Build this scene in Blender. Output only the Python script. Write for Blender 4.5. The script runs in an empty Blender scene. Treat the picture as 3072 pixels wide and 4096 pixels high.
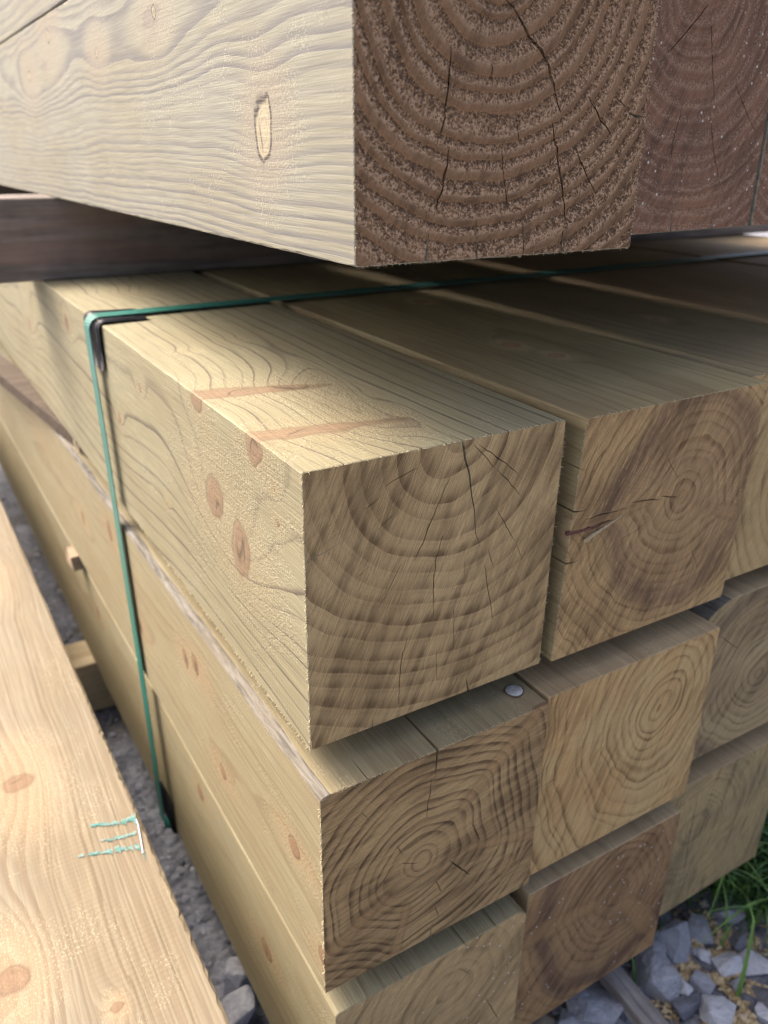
import bpy, bmesh, math, random
import numpy as np
from mathutils import Vector, Matrix, noise as mnoise
from mathutils.geometry import delaunay_2d_cdt

random.seed(7)
scene = bpy.context.scene
C = scene.collection
R = math.radians

# ------------------------------------------------------------------ camera
cam_data = bpy.data.cameras.new("camera")
cam = bpy.data.objects.new("camera", cam_data)
C.objects.link(cam)
CAM = Vector((-0.18492, -0.39271, 0.17287))
yaw, pitch, roll = 0.548315, 0.427378, 0.0134
fwd = Vector((math.sin(yaw) * math.cos(pitch), math.cos(yaw) * math.cos(pitch), -math.sin(pitch)))
rt = Vector((math.cos(yaw), -math.sin(yaw), 0))
up = rt.cross(fwd)
rt2 = rt * math.cos(roll) + up * math.sin(roll)
up2 = up * math.cos(roll) - rt * math.sin(roll)
m = Matrix((rt2, up2, -fwd)).transposed().to_4x4()
m.translation = CAM
cam.matrix_world = m
cam_data.sensor_fit = 'VERTICAL'
cam_data.sensor_height = 36.0
cam_data.lens = 36.0 * 3274.1 / 4096
cam_data.clip_start = 0.01
cam_data.clip_end = 200
cam_data.dof.use_dof = True
cam_data.dof.focus_distance = 0.50
cam_data.dof.aperture_fstop = 8.0
scene.camera = cam
scene.cycles.filter_width = 1.1
scene.cycles.max_bounces = 6
scene.cycles.diffuse_bounces = 5
scene.cycles.glossy_bounces = 2
scene.cycles.transmission_bounces = 0

# ------------------------------------------------------------------ light
SUN_AZ, SUN_EL = -28.0, 50.0          # degrees, azimuth from +Y towards +X
world = bpy.data.worlds.new("World")
scene.world = world
world.use_nodes = True
wn = world.node_tree.nodes
bg = wn["Background"]
sky = wn.new("ShaderNodeTexSky")
sky.sky_type = 'NISHITA'
sky.sun_disc = False
sky.sun_elevation = R(SUN_EL)
sky.sun_rotation = R(SUN_AZ)
sky.air_density = 0.55
sky.dust_density = 8.0
sky.ozone_density = 0.2
world.node_tree.links.new(sky.outputs[0], bg.inputs[0])
bg.inputs[1].default_value = 0.15

sun_data = bpy.data.lights.new("sun", 'SUN')
sun_data.energy = 0.50
sun_data.angle = R(32.0)
sun_data.color = (1.0, 0.98, 0.945)
sun = bpy.data.objects.new("sun", sun_data)
C.objects.link(sun)
sd = Vector((math.sin(R(SUN_AZ)) * math.cos(R(SUN_EL)), math.cos(R(SUN_AZ)) * math.cos(R(SUN_EL)), math.sin(R(SUN_EL))))
sun.rotation_euler = sd.to_track_quat('Z', 'Y').to_euler()
sun.location = sd * 5

vs = scene.view_settings
vs.view_transform = 'Standard'
vs.look = 'None'
vs.exposure = 1.78
vs.gamma = 1.0
vs.use_curve_mapping = False

# ------------------------------------------------------------------ node helper
class N:
    """a small expression wrapper over shader nodes"""
    def __init__(self, g, s):
        self.g, self.s = g, s
    def _b(self, op, o, rev=False):
        return self.g.math(op, o, self) if rev else self.g.math(op, self, o)
    def __add__(self, o): return self._b('ADD', o)
    def __radd__(self, o): return self._b('ADD', o, True)
    def __sub__(self, o): return self._b('SUBTRACT', o)
    def __rsub__(self, o): return self._b('SUBTRACT', o, True)
    def __mul__(self, o): return self._b('MULTIPLY', o)
    def __rmul__(self, o): return self._b('MULTIPLY', o, True)
    def __truediv__(self, o): return self._b('DIVIDE', o)
    def __neg__(self): return self._b('MULTIPLY', -1.0)


class Graph:
    def __init__(self, name):
        self.mat = bpy.data.materials.new(name)
        self.mat.use_nodes = True
        self.t = self.mat.node_tree
        self.n = self.t.nodes
        self.bsdf = self.n["Principled BSDF"]
        self.out = self.n["Material Output"]
    def link(self, a, sock):
        if isinstance(a, N):
            self.t.links.new(a.s, sock)
        else:
            sock.default_value = a
    def math(self, op, *a):
        nd = self.n.new("ShaderNodeMath"); nd.operation = op
        for i, v in enumerate(a):
            self.link(v, nd.inputs[i])
        return N(self, nd.outputs[0])
    def exp(self, a): return self.math('EXPONENT', a)
    def sqrt(self, a): return self.math('SQRT', a)
    def fract(self, a): return self.math('FRACT', a)
    def mx(self, a, b): return self.math('MAXIMUM', a, b)
    def mn(self, a, b): return self.math('MINIMUM', a, b)
    def pw(self, a, b): return self.math('POWER', a, b)
    def atan2(self, a, b): return self.math('ARCTAN2', a, b)
    def step(self, a, lo, hi):
        """smoothstep from 0 at lo to 1 at hi (lo may exceed hi)"""
        nd = self.n.new("ShaderNodeMapRange"); nd.interpolation_type = 'SMOOTHSTEP'
        self.link(a, nd.inputs[0])
        flip = (not isinstance(lo, N)) and (not isinstance(hi, N)) and lo > hi
        if flip:
            lo, hi = hi, lo
        self.link(lo, nd.inputs[1]); self.link(hi, nd.inputs[2])
        nd.inputs[3].default_value = 1.0 if flip else 0.0
        nd.inputs[4].default_value = 0.0 if flip else 1.0
        return N(self, nd.outputs[0])
    def vec(self, x, y, z):
        nd = self.n.new("ShaderNodeCombineXYZ")
        for i, v in enumerate((x, y, z)):
            self.link(v, nd.inputs[i])
        return N(self, nd.outputs[0])
    def sep(self, v):
        nd = self.n.new("ShaderNodeSeparateXYZ")
        self.link(v, nd.inputs[0])
        return [N(self, nd.outputs[i]) for i in range(3)]
    def vm(self, op, a, b=None):
        nd = self.n.new("ShaderNodeVectorMath"); nd.operation = op
        self.link(a, nd.inputs[0])
        if b is not None:
            self.link(b, nd.inputs[1])
        return N(self, nd.outputs['Value' if op in ('DOT_PRODUCT', 'LENGTH') else 'Vector'])
    def obj(self):
        nd = self.n.new("ShaderNodeTexCoord")
        return N(self, nd.outputs['Object'])
    def attr(self, name):
        nd = self.n.new("ShaderNodeAttribute"); nd.attribute_name = name
        return N(self, nd.outputs['Vector'])
    def white(self, a, seed):
        nd = self.n.new("ShaderNodeTexWhiteNoise"); nd.noise_dimensions = '1D'
        self.link(a * 1.0 + (seed + 0.5), nd.inputs['W'])
        return N(self, nd.outputs['Value'])
    def noise(self, v, scale=(1, 1, 1), detail=2.0, rough=0.5, off=0.0, color=False):
        sv = self.vm('MULTIPLY', v, tuple(scale))
        if off:
            sv = self.vm('ADD', sv, (off, off * 1.7, off * 0.6))
        nd = self.n.new("ShaderNodeTexNoise")
        nd.inputs['Scale'].default_value = 1.0
        nd.inputs['Detail'].default_value = detail
        nd.inputs['Roughness'].default_value = rough
        self.link(sv, nd.inputs['Vector'])
        return N(self, nd.outputs[1 if color else 0])
    def voro(self, v, scale=(1, 1, 1), feature='F1', rnd=1.0):
        nd = self.n.new("ShaderNodeTexVoronoi")
        nd.feature = feature
        nd.inputs['Scale'].default_value = 1.0
        nd.inputs['Randomness'].default_value = rnd
        self.link(self.vm('MULTIPLY', v, tuple(scale)), nd.inputs['Vector'])
        return N(self, nd.outputs['Distance'])
    def mix(self, f, a, b, mode='MIX'):
        nd = self.n.new("ShaderNodeMix"); nd.data_type = 'RGBA'; nd.blend_type = mode
        nd.clamp_factor = True
        self.link(f, nd.inputs[0])
        for v, i in ((a, 6), (b, 7)):
            if isinstance(v, N): self.t.links.new(v.s, nd.inputs[i])
            else: nd.inputs[i].default_value = (*v, 1.0)
        return N(self, nd.outputs[2])
    def scalecol(self, c, f):
        return self.vm('MULTIPLY', c if isinstance(c, N) else tuple(c), self.vec(f, f, f))
    def finish(self, col, height=None, dist=0.001, strength=1.0, rough=0.75, spec=0.25):
        self.link(col, self.bsdf.inputs['Base Color'])
        self.link(rough, self.bsdf.inputs['Roughness'])
        self.bsdf.inputs['Specular IOR Level'].default_value = spec
        if height is not None:
            b = self.n.new("ShaderNodeBump")
            b.inputs['Strength'].default_value = strength
            b.inputs['Distance'].default_value = dist
            self.link(height, b.inputs['Height'])
            self.t.links.new(b.outputs[0], self.bsdf.inputs['Normal'])
        return self.mat


def frac_nodes(g, f1, f2, f3):
    a = g.attr(f1); b = g.attr(f2); c = g.attr(f3)
    return g.sep(a), g.sep(b), g.sep(c)


def wood(name, P, end):
    """timber surface: reads the ring phase, knot distance and mottling of the solid timber that are stored on the mesh
    (see grain_field) and turns them into colour and relief; fine fibre and saw marks are added here"""
    g = Graph(name)
    co = g.obj()
    (t, kq, kd), (near, heart, fuzzm), (wx, wz, mott) = frac_nodes(g, 'grain_a', 'grain_b', 'grain_c')
    seed = P.get('seed', 1.0)
    l0, l1 = P.get('late', (0.55, 0.93))
    kn = bool(P.get('knots'))
    if not end:
        fib = g.noise(co, (520, 11, 520), 2, 0.6, seed)
        grit = g.noise(co, (700, 420, 700), 1, 0.65, seed + 8)
        t = t * P.get('sidemul', 1.0) + (fib - 0.5) * P.get('sedge', 0.14)
        f = g.fract(t)
        late = g.step(f, l0, l1) * g.step(f, 1.0, 0.95)
        late = late * (0.40 + 0.75 * g.white(t - f, seed))
        early, latec = P['early'], P['latec']
        col = g.mix(g.step(mott, 0.3, 0.72), early, P.get('early2', tuple(c * 0.86 for c in early)))
        col = g.mix(late * P.get('lateamt', 0.75), col, latec)
        fine = g.noise(co, (1100, 30, 1100), 1, 0.6, seed + 30)
        col = g.scalecol(col, 0.48 + 0.54 * fib + 0.48 * fine)
        fuzz = fuzzm * P.get('fuzz', 0.5)
        col = g.mix(g.step(grit, 0.54, 0.68) * fuzz * 0.55, col, P.get('fuzzc', (0.78, 0.68, 0.46)))
        col = g.mix(g.step(grit, 0.45, 0.34) * fuzz * 0.5, col, tuple(c * 0.60 for c in early))
        if 'chatter' in P:
            x, y, z = g.sep(co)
            ch = g.math('SINE', y * (6.2832 / P['chatter']) + mott * 9.0)
            col = g.scalecol(col, 1.0 - g.step(ch, 0.2, 1.0) * g.step(mott, 0.45, 0.7) * 0.10)
        h = late * P.get('hlate', 0.10) + (fib - 0.5) * 0.35 + (fine - 0.5) * 0.25 + (grit - 0.5) * (fuzz * P.get('hfuzz', 1.0) + 0.15)
        if kn:
            kmask = g.step(kq + (fine - 0.5) * 0.5, 0.22, -0.22)
            kring = g.exp(kq * kq * P.get('kw', -40.0))
            kc = P.get('knotc', (0.42, 0.24, 0.14))
            kcol = g.mix(g.step(g.fract(kd * P.get('krings', 4.0)), 0.4, 1.0) * 0.5, kc, tuple(c * 0.6 for c in kc))
            kcol = g.scalecol(kcol, 0.50 + 0.45 * grit + 0.55 * fib)
            col = g.mix(g.step(near, 0.20, 0.85) * P.get('haloamt', 0.45), col, P.get('halo', (0.55, 0.40, 0.22)))
            ck = (g.noise(co, (26, 40, 14), 1, 0.5, seed + 50) - 0.5) * 34.0
            kcol = g.mix(g.exp(ck * ck * -1.0) * g.step(kd, 0.8, 0.4) * 0.7, kcol, (0.03, 0.02, 0.014))
            col = g.mix(kmask * P.get('kamt', 0.85), col, kcol)
            col = g.mix(kring * P.get('kring', 0.45) * (0.7 + 0.45 * g.step(fine, 0.4, 0.6)), col, P.get('kringc', (0.12, 0.075, 0.045)))
            h = h + kmask * 0.12 - kring * 0.25
        return g.finish(col, h, 0.0009, P.get('bump', 0.9), P.get('rough', 0.72))
    # ---------------- end grain
    sa = R(P.get('saw', 62.0))
    x, y, z = g.sep(co)
    u = x * math.cos(sa) + z * math.sin(sa)
    w = z * math.cos(sa) - x * math.sin(sa)
    sv = g.vec(u, w, 0.0)
    sl = P.get('strokelen', 80.0)
    st1 = g.noise(sv, (sl, 800, 1), 2, 0.6, seed)
    st2 = g.noise(sv, (40, 1500, 1), 1, 0.6, seed + 2)
    st3 = g.noise(sv, (15, 130, 1), 1, 0.55, seed + 6)
    pore = g.noise(co, (800, 800, 800), 1, 0.65, seed + 1)
    r = g.sqrt(wx * wx + wz * wz)
    th = g.atan2(wz, wx)
    ray = g.noise(g.vec(th * 60.0, r * 14.0, 0.0), (1, 1, 1), 1, 0.6, seed + 8)
    e0, e1 = P.get('elate', (0.35, 0.92))
    ed = P.get('edge', 0.055)
    tt = t + (st1 - 0.5) * ed + (st3 - 0.5) * ed * 0.7
    f = g.fract(tt)
    late = g.pw(g.step(f, e0, e1), 1.4) * g.step(f, 1.0, 0.96)
    late = late * (0.45 + 0.7 * g.white(tt - f, seed))
    f2 = g.fract(tt * P.get('sub', 3.0) + ray * 0.5)
    late = g.mx(late, g.step(f2, 0.55, 0.95) * g.step(f2, 1.0, 0.93) * P.get('subamt', 0.16))
    base, base2, latec = P['end'], P['end2'], P['endlate']
    col = g.mix(g.step(mott, 0.34, 0.66), base, base2)
    hr = P.get('heart', None)
    if hr:
        inside = g.step(heart, hr[0] + 0.004, hr[0] - 0.004)
        q = heart - (hr[0] - 0.006)
        col = g.mix(inside * hr[1], col, hr[2])
        col = g.mix(g.exp(q * q * (-1.0 / 0.00014)) * hr[3] * (0.35 + 1.1 * st3 + 0.5 * (st1 - 0.5)), col, hr[4])
    td = P.get('tear', 0.66)
    tear = g.step(st1 * 0.72 + st3 * 0.45, td, td + 0.12)
    col = g.mix(late * P.get('endamt', 0.6) * (0.52 + 0.70 * g.step(st3, 0.25, 0.7)), col, latec)
    stain = g.step(st3 + (mott - 0.5) * 0.7, 0.52, 0.66)
    col = g.scalecol(col, 1.0 - 0.22 * stain)
    col = g.mix(tear * P.get('tearamt', 0.6) * (0.35 + late), col, tuple(c * 0.5 for c in latec))
    col = g.mix(g.step(st1, 0.55, 0.75) * P.get('lightstreak', 0.22), col, tuple(min(1, c * 1.45) for c in base))
    s1 = g.step(st1, 0.28, 0.72); s2 = g.step(st2, 0.28, 0.72)
    sk = P.get('streak', 1.0)
    col = g.scalecol(col, (1.0 - 0.29 * sk - 0.24) + 0.30 * sk * s1 + 0.28 * sk * s2 + 0.24 * ray + 0.24 * pore)
    h = late * P.get('hend', 0.12) + (st2 - 0.5) * 0.6 + (st1 - 0.5) * P.get('hsaw', 0.9) - tear * 0.5 + (pore - 0.5) * 0.8 + (ray - 0.5) * 0.2
    if 'fur' in P:
        fa = P['fur']
        em = g.step(f, 0.80, 0.50) * g.step(f, 0.0, 0.10)
        clump = g.noise(g.vec(th * 48.0, r * 420.0, r * 30.0), (1, 1, 1), 2, 0.7, seed + 14) * 0.55 + pore * 0.45
        lift = (f - 0.30) * 0.22  # biases ring starts dark: the shadow beside each latewood ridge, put into the colour
        col = g.mix(g.step(clump + lift, 0.51, 0.60) * em * fa, col, P['furlight'])
        col = g.mix(g.step(clump + lift, 0.49, 0.40) * em * (fa * 0.85), col, P['furdark'])  # dark specks; their colour also carries the painted ridge shadow
        h = h + (clump - 0.5) * em * (fa * 5.0) + (1.0 - em) * (fa * 0.5)
    if kn:
        kmask = g.step(kq + (st1 - 0.5) * 0.8, 0.35, -0.40)
        kc = P.get('eknotc', (0.33, 0.20, 0.09))
        kcol = g.scalecol(g.mix(g.step(g.fract(kd * P.get('krings', 4.0)), 0.4, 1.0) * 0.45, kc, tuple(c * 0.6 for c in kc)), 0.7 + 0.6 * pore)
        col = g.mix(kmask * 0.5, col, kcol)
        col = g.mix(g.exp(kq * kq * -14.0) * 0.22, col, tuple(c * 0.4 for c in latec))
    # chalky flecks of dust
    fk = P.get('fleck', 0.5)
    if fk > 0.6:
        vd = g.voro(co, (120, 120, 120))
        col = g.mix(g.step(vd, 0.14, 0.08) * g.step(mott, 0.46, 0.54) * fk, col, (0.62, 0.60, 0.56))
    return g.finish(col, h, 0.0009, P.get('ebump', 0.8), P.get('erough', 0.8), 0.2)


# ---- the solid grain of a timber, evaluated at mesh vertices
_rs = np.random.RandomState(5)
_PERM = np.concatenate([_rs.permutation(256)] * 3)
_GR = _rs.normal(size=(256, 3)); _GR /= np.linalg.norm(_GR, axis=1)[:, None]


def pnoise(p):
    p = np.asarray(p, dtype=np.float64)
    i = np.floor(p).astype(np.int64); fr = p - i
    u = fr * fr * fr * (fr * (fr * 6 - 15) + 10)
    i &= 255
    out = np.zeros(len(p))
    for dx in (0, 1):
        for dy in (0, 1):
            for dz in (0, 1):
                hsh = _PERM[_PERM[_PERM[(i[:, 0] + dx) & 255] + ((i[:, 1] + dy) & 255)] + ((i[:, 2] + dz) & 255)]
                gr = _GR[hsh]
                dot = gr[:, 0] * (fr[:, 0] - dx) + gr[:, 1] * (fr[:, 1] - dy) + gr[:, 2] * (fr[:, 2] - dz)
                wgt = (u[:, 0] if dx else 1 - u[:, 0]) * (u[:, 1] if dy else 1 - u[:, 1]) * (u[:, 2] if dz else 1 - u[:, 2])
                out += dot * wgt
    return out * 1.5          # about -0.8 .. 0.8


def fbm(co, scale, off, octaves=2, gain=0.5):
    p = co * np.array(scale) + np.array((off, off * 1.7, off * 0.6))
    a, s, tot = 1.0, 0.0, 0.0
    for k in range(octaves):
        s = s + a * pnoise(p); tot += a
        p = p * 2.03 + 11.3; a *= gain
    return s / tot


def sstep(v, lo, hi):
    t = np.clip((v - lo) / (hi - lo), 0, 1)
    return t * t * (3 - 2 * t)


def grain_field(P, co):
    seed = P.get('seed', 1.0); wob = P.get('wob', 0.006)
    x, y, z = co[:, 0], co[:, 1], co[:, 2]
    nA, nB, nC = fbm(co, (9, 2.2, 9), seed), fbm(co, (9, 2.2, 9), seed + 40), fbm(co, (9, 2.2, 9), seed + 80)
    mA, mB, mC = fbm(co, (42, 9, 42), seed + 3), fbm(co, (42, 9, 42), seed + 43), fbm(co, (42, 9, 42), seed + 83)
    px, pz = P['pith']; kx, kz = P.get('drift', (0, 0))
    wx = x - px - y * kx + nA * wob * 1.3 + mA * wob * 0.3
    wz = z - pz - y * kz + nC * wob * 1.3 + mC * wob * 0.3
    if 'bendz' in P:
        a, b, c = P['bendz']
        wz = wz - a * np.sin(y * b + c)
    wz = wz * P.get('squash', 1.0)
    r = np.sqrt(wx * wx + wz * wz + 1e-9)
    kq = np.full(len(co), 4.0); kd = np.zeros(len(co)); near = np.zeros(len(co))
    for K_ in P.get('knots', ()):
        S = np.array(K_['a']); D = np.array(K_['b']) - S; D /= np.linalg.norm(D)
        v = co - S
        s0 = v @ D
        s = np.maximum(s0, 0)
        vec = v - s[:, None] * D
        d = np.linalg.norm(vec, axis=1)
        sig = K_.get('sig', K_['r'] * 2.1)
        dd = np.linalg.norm(vec * np.array((1.0, K_.get('ay', 0.62), 1.0)), axis=1)
        gs = np.exp(-(dd / sig) ** 2)
        rise = sstep(s0, -0.002, 0.02)
        if 'len' in K_:
            rise = rise * (1 - sstep(s0, K_['len'] - 0.004, K_['len'] + 0.004))
        r = r - gs * rise * K_.get('amp', 0.02)
        d = d * (1 + 0.45 * mB + 0.35 * fbm(co, (70, 110, 70), seed + 7, 2))
        rho = np.minimum(s * K_.get('grow', 0.05) + K_['r'] * K_.get('r0', 0.45), K_['r'])
        q = (d - rho) / K_['r'] + (1 - rise) * 4
        sel = q < kq
        kq = np.where(sel, q, kq); kd = np.where(sel, d / K_['r'], kd)
        near = np.maximum(near, gs * rise)
    fr = P.get('freq', 75.0)
    t = r * fr
    one = np.stack([t * 0.55, t * 0, t * 0], 1)
    t = t + fbm(one, (1, 1, 1), seed + 9, 2) * P.get('ringvar', 0.9) + mB * 0.10 + 40
    heart = r + nB * 0.02 + mA * 0.006
    mott = 0.5 + 0.5 * fbm(co, (16, 5, 16), seed + 5, 3)
    fz = fbm(co, (24, 13, 24), seed + 7, 2) + 0.35 * fbm(co, (110, 60, 110), seed + 17, 1)
    fuzz = sstep(fz, 0.10, 0.42)
    fuzz = np.maximum(fuzz, sstep(near * (kq > 0.1) + 0.5 * fbm(co, (60, 40, 60), seed + 27, 1), 0.2, 0.55))
    return t, kq, kd, near, heart, fuzz, wx, wz, mott


def simple(name, col, rough=0.6, spec=0.3, metal=0.0, nscale=None, namt=0.3, bump=0.0, col2=None):
    g = Graph(name)
    c = col
    h = None
    if nscale:
        co = g.obj()
        n = g.noise(co, nscale, 4, 0.6, 2.0)
        c = g.mix(g.step(n, 0.3, 0.7), col, col2 if col2 else tuple(k * (1 - namt) for k in col))
        if bump:
            h = n
    g.bsdf.inputs['Metallic'].default_value = metal
    if not isinstance(c, N):
        c2 = (*c, 1.0)
        g.bsdf.inputs['Base Color'].default_value = c2
        g.bsdf.inputs['Roughness'].default_value = rough
        g.bsdf.inputs['Specular IOR Level'].default_value = spec
        return g.mat
    return g.finish(c, h, bump if bump else 0.001, 1.0, rough, spec)


# ------------------------------------------------------------------ mesh helpers
def link_mesh(name, bm, mats, parent=None, loc=(0, 0, 0), rot=(0, 0, 0), smooth=False):
    me = bpy.data.meshes.new(name)
    bm.to_mesh(me); bm.free()
    for mt in (mats if isinstance(mats, (list, tuple)) else [mats]):
        me.materials.append(mt)
    if smooth:
        for pl in me.polygons:
            pl.use_smooth = True
    o = bpy.data.objects.new(name, me)
    C.objects.link(o)
    o.location = loc; o.rotation_euler = rot
    if parent:
        o.parent = parent
    return o


def tag(o, label=None, cat=None, group=None, kind=None):
    if label: o['label'] = label
    if cat: o['category'] = cat
    if group: o['group'] = group
    if kind: o['kind'] = kind
    return o


def y_rows(L, fine, upto):
    ys = [0, .0007]
    y = .0035; st = .003
    while y < L - .02:
        ys.append(y)
        if y > upto: st = min(st * 1.25, .12)
        elif fine: st = min(st * 1.02, .0075)
        else: st = min(st * 1.25, .12)
        y += st
    return ys + [L]


def beam(name, loc, w, h, L, mats, label, cat='timber', group=None, rot=(0, 0, 0), wane=None, notches=(), slits=(), skew=(0, 0, 0, 0), chamfer=0.0011, rag=0.0008,
         fine=True, upto=.75, dense=(1, 0, 0, 1), cell=.003, relief=0.0):
    """squared timber; local x right, y along the timber from its near end, z up, origin at the top-left corner of the near end.
    notches: splits open at an edge, tapering out along the timber; slits: checks inside the end face."""
    P, mats = mats
    rnd = random.Random(name + label)
    wane = wane or {}
    W = {k: wane.get(k, (chamfer, chamfer)) for k in ('TL', 'TR', 'BR', 'BL')}
    cor = {'TL': (0 + skew[0], 0.0), 'TR': (w + skew[1], 0.0), 'BR': (w + skew[2], -h), 'BL': (0 + skew[3], -h)}
    order = ['TL', 'TR', 'BR', 'BL']
    ph = rnd.uniform(0, 50)

    def ring(y):
        pts, flag = [], []
        for i, k in enumerate(order):
            p0 = Vector(cor[k]); p1 = Vector(cor[order[(i + 1) % 4]]); pm = Vector(cor[order[i - 1]])
            tin = (p0 - pm).normalized(); tout = (p1 - p0).normalized()
            a, b = W[k]
            big = k in wane
            amp = (0.30 * max(a, b) if big else rag)
            na = mnoise.noise((ph + i * 7, y * (14 if big else 130), 0.3)); nb = mnoise.noise((ph + i * 7 + 3, y * (14 if big else 130), 4.3))
            a2 = max(a + na * amp, 0.0002); b2 = max(b + nb * amp, 0.0002)
            q0 = p0 - tin * a2; q1 = p0 + tout * b2
            pts.append(q0); flag.append(big)
            if big:
                for tt in (0.25, 0.5, 0.75):
                    mid = q0.lerp(q1, tt) + (p0 - q0.lerp(q1, 0.5)) * (0.30 * 4 * tt * (1 - tt))
                    pts.append(mid); flag.append(True)
            pts.append(q1); flag.append(False)
            ev = [n_ for n_ in notches if n_['edge'] == i]
            ln = (p1 - p0).length
            na_ = max(wane.get(k, (0, 0))[1] * 1.5, .004); nb_ = max(wane.get(order[(i + 1) % 4], (0, 0))[0] * 1.5, .004)
            npt = max(2, int((ln - na_ - nb_) / (.0035 if (dense[i] and fine) else .016)))
            seq = []
            for j in range(npt + 1):
                s = na_ + (ln - na_ - nb_) * j / npt
                if all(abs(s - (Vector(n_['path'][0]) - p0).dot(tout)) > 0.004 for n_ in ev):
                    seq.append((s, None))
            for n_ in ev:
                seq.append(((Vector(n_['path'][0]) - p0).dot(tout), n_))
            seq.sort(key=lambda q: q[0])
            for s, n_ in seq:
                base = p0 + tout * s
                if n_ is None:
                    pts.append(base); flag.append(False)
                    continue
                sc = max(max(1 - y / n_['len'], 0.0) ** 0.8, 0.0005)
                base = base + tout * max(min(n_.get('drift', 0.0) * y, .003), -.003)
                P0 = Vector(n_['path'][0]); n = len(n_['path'])
                rel = [(Vector(q) - P0) * sc for q in n_['path']]
                hw = [n_['w'] * 0.5 * sc * (1 - j / (n - 1)) for j in range(n)]
                for j in range(n - 1):
                    pts.append(base + rel[j] - tout * max(hw[j], 1e-6)); flag.append(False)
                pts.append(base + rel[-1]); flag.append(False)
                for j in range(n - 2, -1, -1):
                    pts.append(base + rel[j] + tout * max(hw[j], 1e-6)); flag.append(False)
        return pts, flag

    V, F, MI = [], [], []
    ys = y_rows(L, fine, upto)
    for y in ys:
        pts, flag = ring(y)
        if y == 0:
            cx, cz = w / 2, -h / 2
            pts = [Vector((cx + (p.x - cx) * (1 - 0.0010 / w), cz + (p.y - cz) * (1 - 0.0010 / h))) for p in pts]
            first = pts
        V += [(p.x, y, p.y) for p in pts]
    n = len(first)
    for k in range(len(ys) - 1):
        a, b = k * n, (k + 1) * n
        for i in range(n):
            j = (i + 1) % n
            F.append((a + i, a + j, b + j, b + i))
            MI.append(2 if (flag[i] and len(mats) > 2) else 0)
    F.append(tuple(range((len(ys) - 1) * n, len(ys) * n))); MI.append(1)
    # near end with its checks
    KS = 1000.0
    V2 = [Vector((p.x * KS, p.y * KS)) for p in first]
    faces = [list(range(n))]
    segs = []
    for sl in slits:
        path, wd = [Vector(q) for q in sl[0]], sl[1]
        dep = sl[2] if len(sl) > 2 else 0.012
        pp = [path[0]]
        for a, b in zip(path, path[1:]):
            k = max(1, int((b - a).length / 0.004))
            nrm = Vector((-(b - a).y, (b - a).x)).normalized()
            for q in range(1, k + 1):
                pt = a.lerp(b, q / k)
                if q < k:
                    pt = pt + nrm * rnd.uniform(-1, 1) * 0.00055
                pp.append(pt)
        pp = [Vector((min(max(q.x, 0.0022), w - 0.0022), min(max(q.y, -h + 0.0022), -0.0022))) for q in pp]
        m_ = len(pp)
        Ls, Rs = [], []
        for j, q in enumerate(pp):
            d = (pp[min(j + 1, m_ - 1)] - pp[max(j - 1, 0)]).normalized()
            nr = Vector((-d.y, d.x))
            tpar = j / (m_ - 1)
            hw = wd * 0.5 * max(0.10, math.sin(math.pi * (0.08 + 0.84 * tpar)) ** 0.7 * rnd.uniform(0.7, 1.15))
            Ls.append(q + nr * hw); Rs.append(q - nr * hw)
        poly = Ls + Rs[::-1]
        st = len(V2)
        V2 += [q * KS for q in poly]
        faces.append(list(range(st, st + len(poly))))
        segs.append((Ls, Rs, pp, dep))
    nx, nz = int(w / cell), int(h / cell)
    for i in range(1, nx):
        for j in range(1, nz):
            q = Vector((w * (i + rnd.uniform(-.3, .3)) / nx, -h * (j + rnd.uniform(-.3, .3)) / nz))
            if wane and any((abs(q.x - cor[k][0]) / (2.2 * wane[k][1]) + abs(q.y - cor[k][1]) / (2.2 * wane[k][0])) < 1 for k in wane):
                continue
            V2.append(q * KS)
    def ccw(fc):
        ar = sum(V2[a].x * V2[b].y - V2[b].x * V2[a].y for a, b in zip(fc, fc[1:] + fc[:1]))
        return fc if ar > 0 else fc[::-1]
    ov, oe, of, ove, oee, off_ = delaunay_2d_cdt(V2, [], [ccw(fc) for fc in faces], 1, 1e-5, True)
    base_i = len(V); idx = []
    disp = np.zeros(len(ov))
    if relief:
        cc = np.array([(q.x / KS, 0, q.y / KS) for q in ov])
        t_ = grain_field(P, cc)[0]; fr_ = t_ - np.floor(t_)
        l0 = P['late'][0]
        ridge = sstep(fr_, l0 - .15, l0 + .1) * (1 - sstep(fr_, .95, 1.0))
        disp = relief * (ridge * 0.9 + (1 - ridge) * (0.5 * fbm(cc, (420, 420, 420), 3.0, 2) - 0.3))
        edge_d = np.minimum.reduce([cc[:, 0], w - cc[:, 0], -cc[:, 2], h + cc[:, 2]])
        disp *= sstep(edge_d, 0.0, .004)
    for i, q in enumerate(ov):
        src = [s for s in ove[i] if s < n]
        if src:
            idx.append(src[0])
        else:
            idx.append(len(V)); V.append((q.x / KS, -disp[i], q.y / KS))
    for fidx, src in zip(of, off_):
        if len(src) != 1 or src[0] != 0: continue
        fi = [idx[i] for i in fidx]
        if len(set(fi)) == 3:
            F.append(tuple(fi)); MI.append(1)
    for Ls, Rs, pp, dep in segs:
        for side in (Ls, Rs):
            b0 = len(V); m_ = len(pp)
            V += [(q.x, 0.00002, q.y) for q in side]; V += [(q.x, dep, q.y) for q in pp]
            for i in range(m_ - 1):
                F.append((b0 + i, b0 + i + 1, b0 + m_ + i + 1, b0 + m_ + i)); MI.append(1)
    me = bpy.data.meshes.new(name)
    me.from_pydata(V, [], F)
    for mt in mats:
        me.materials.append(mt)
    me.polygons.foreach_set('material_index', MI)
    co = np.array(V)
    t, kq, kd, near, heart, fuzz, wx, wz, mott = grain_field(P, co)
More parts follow.
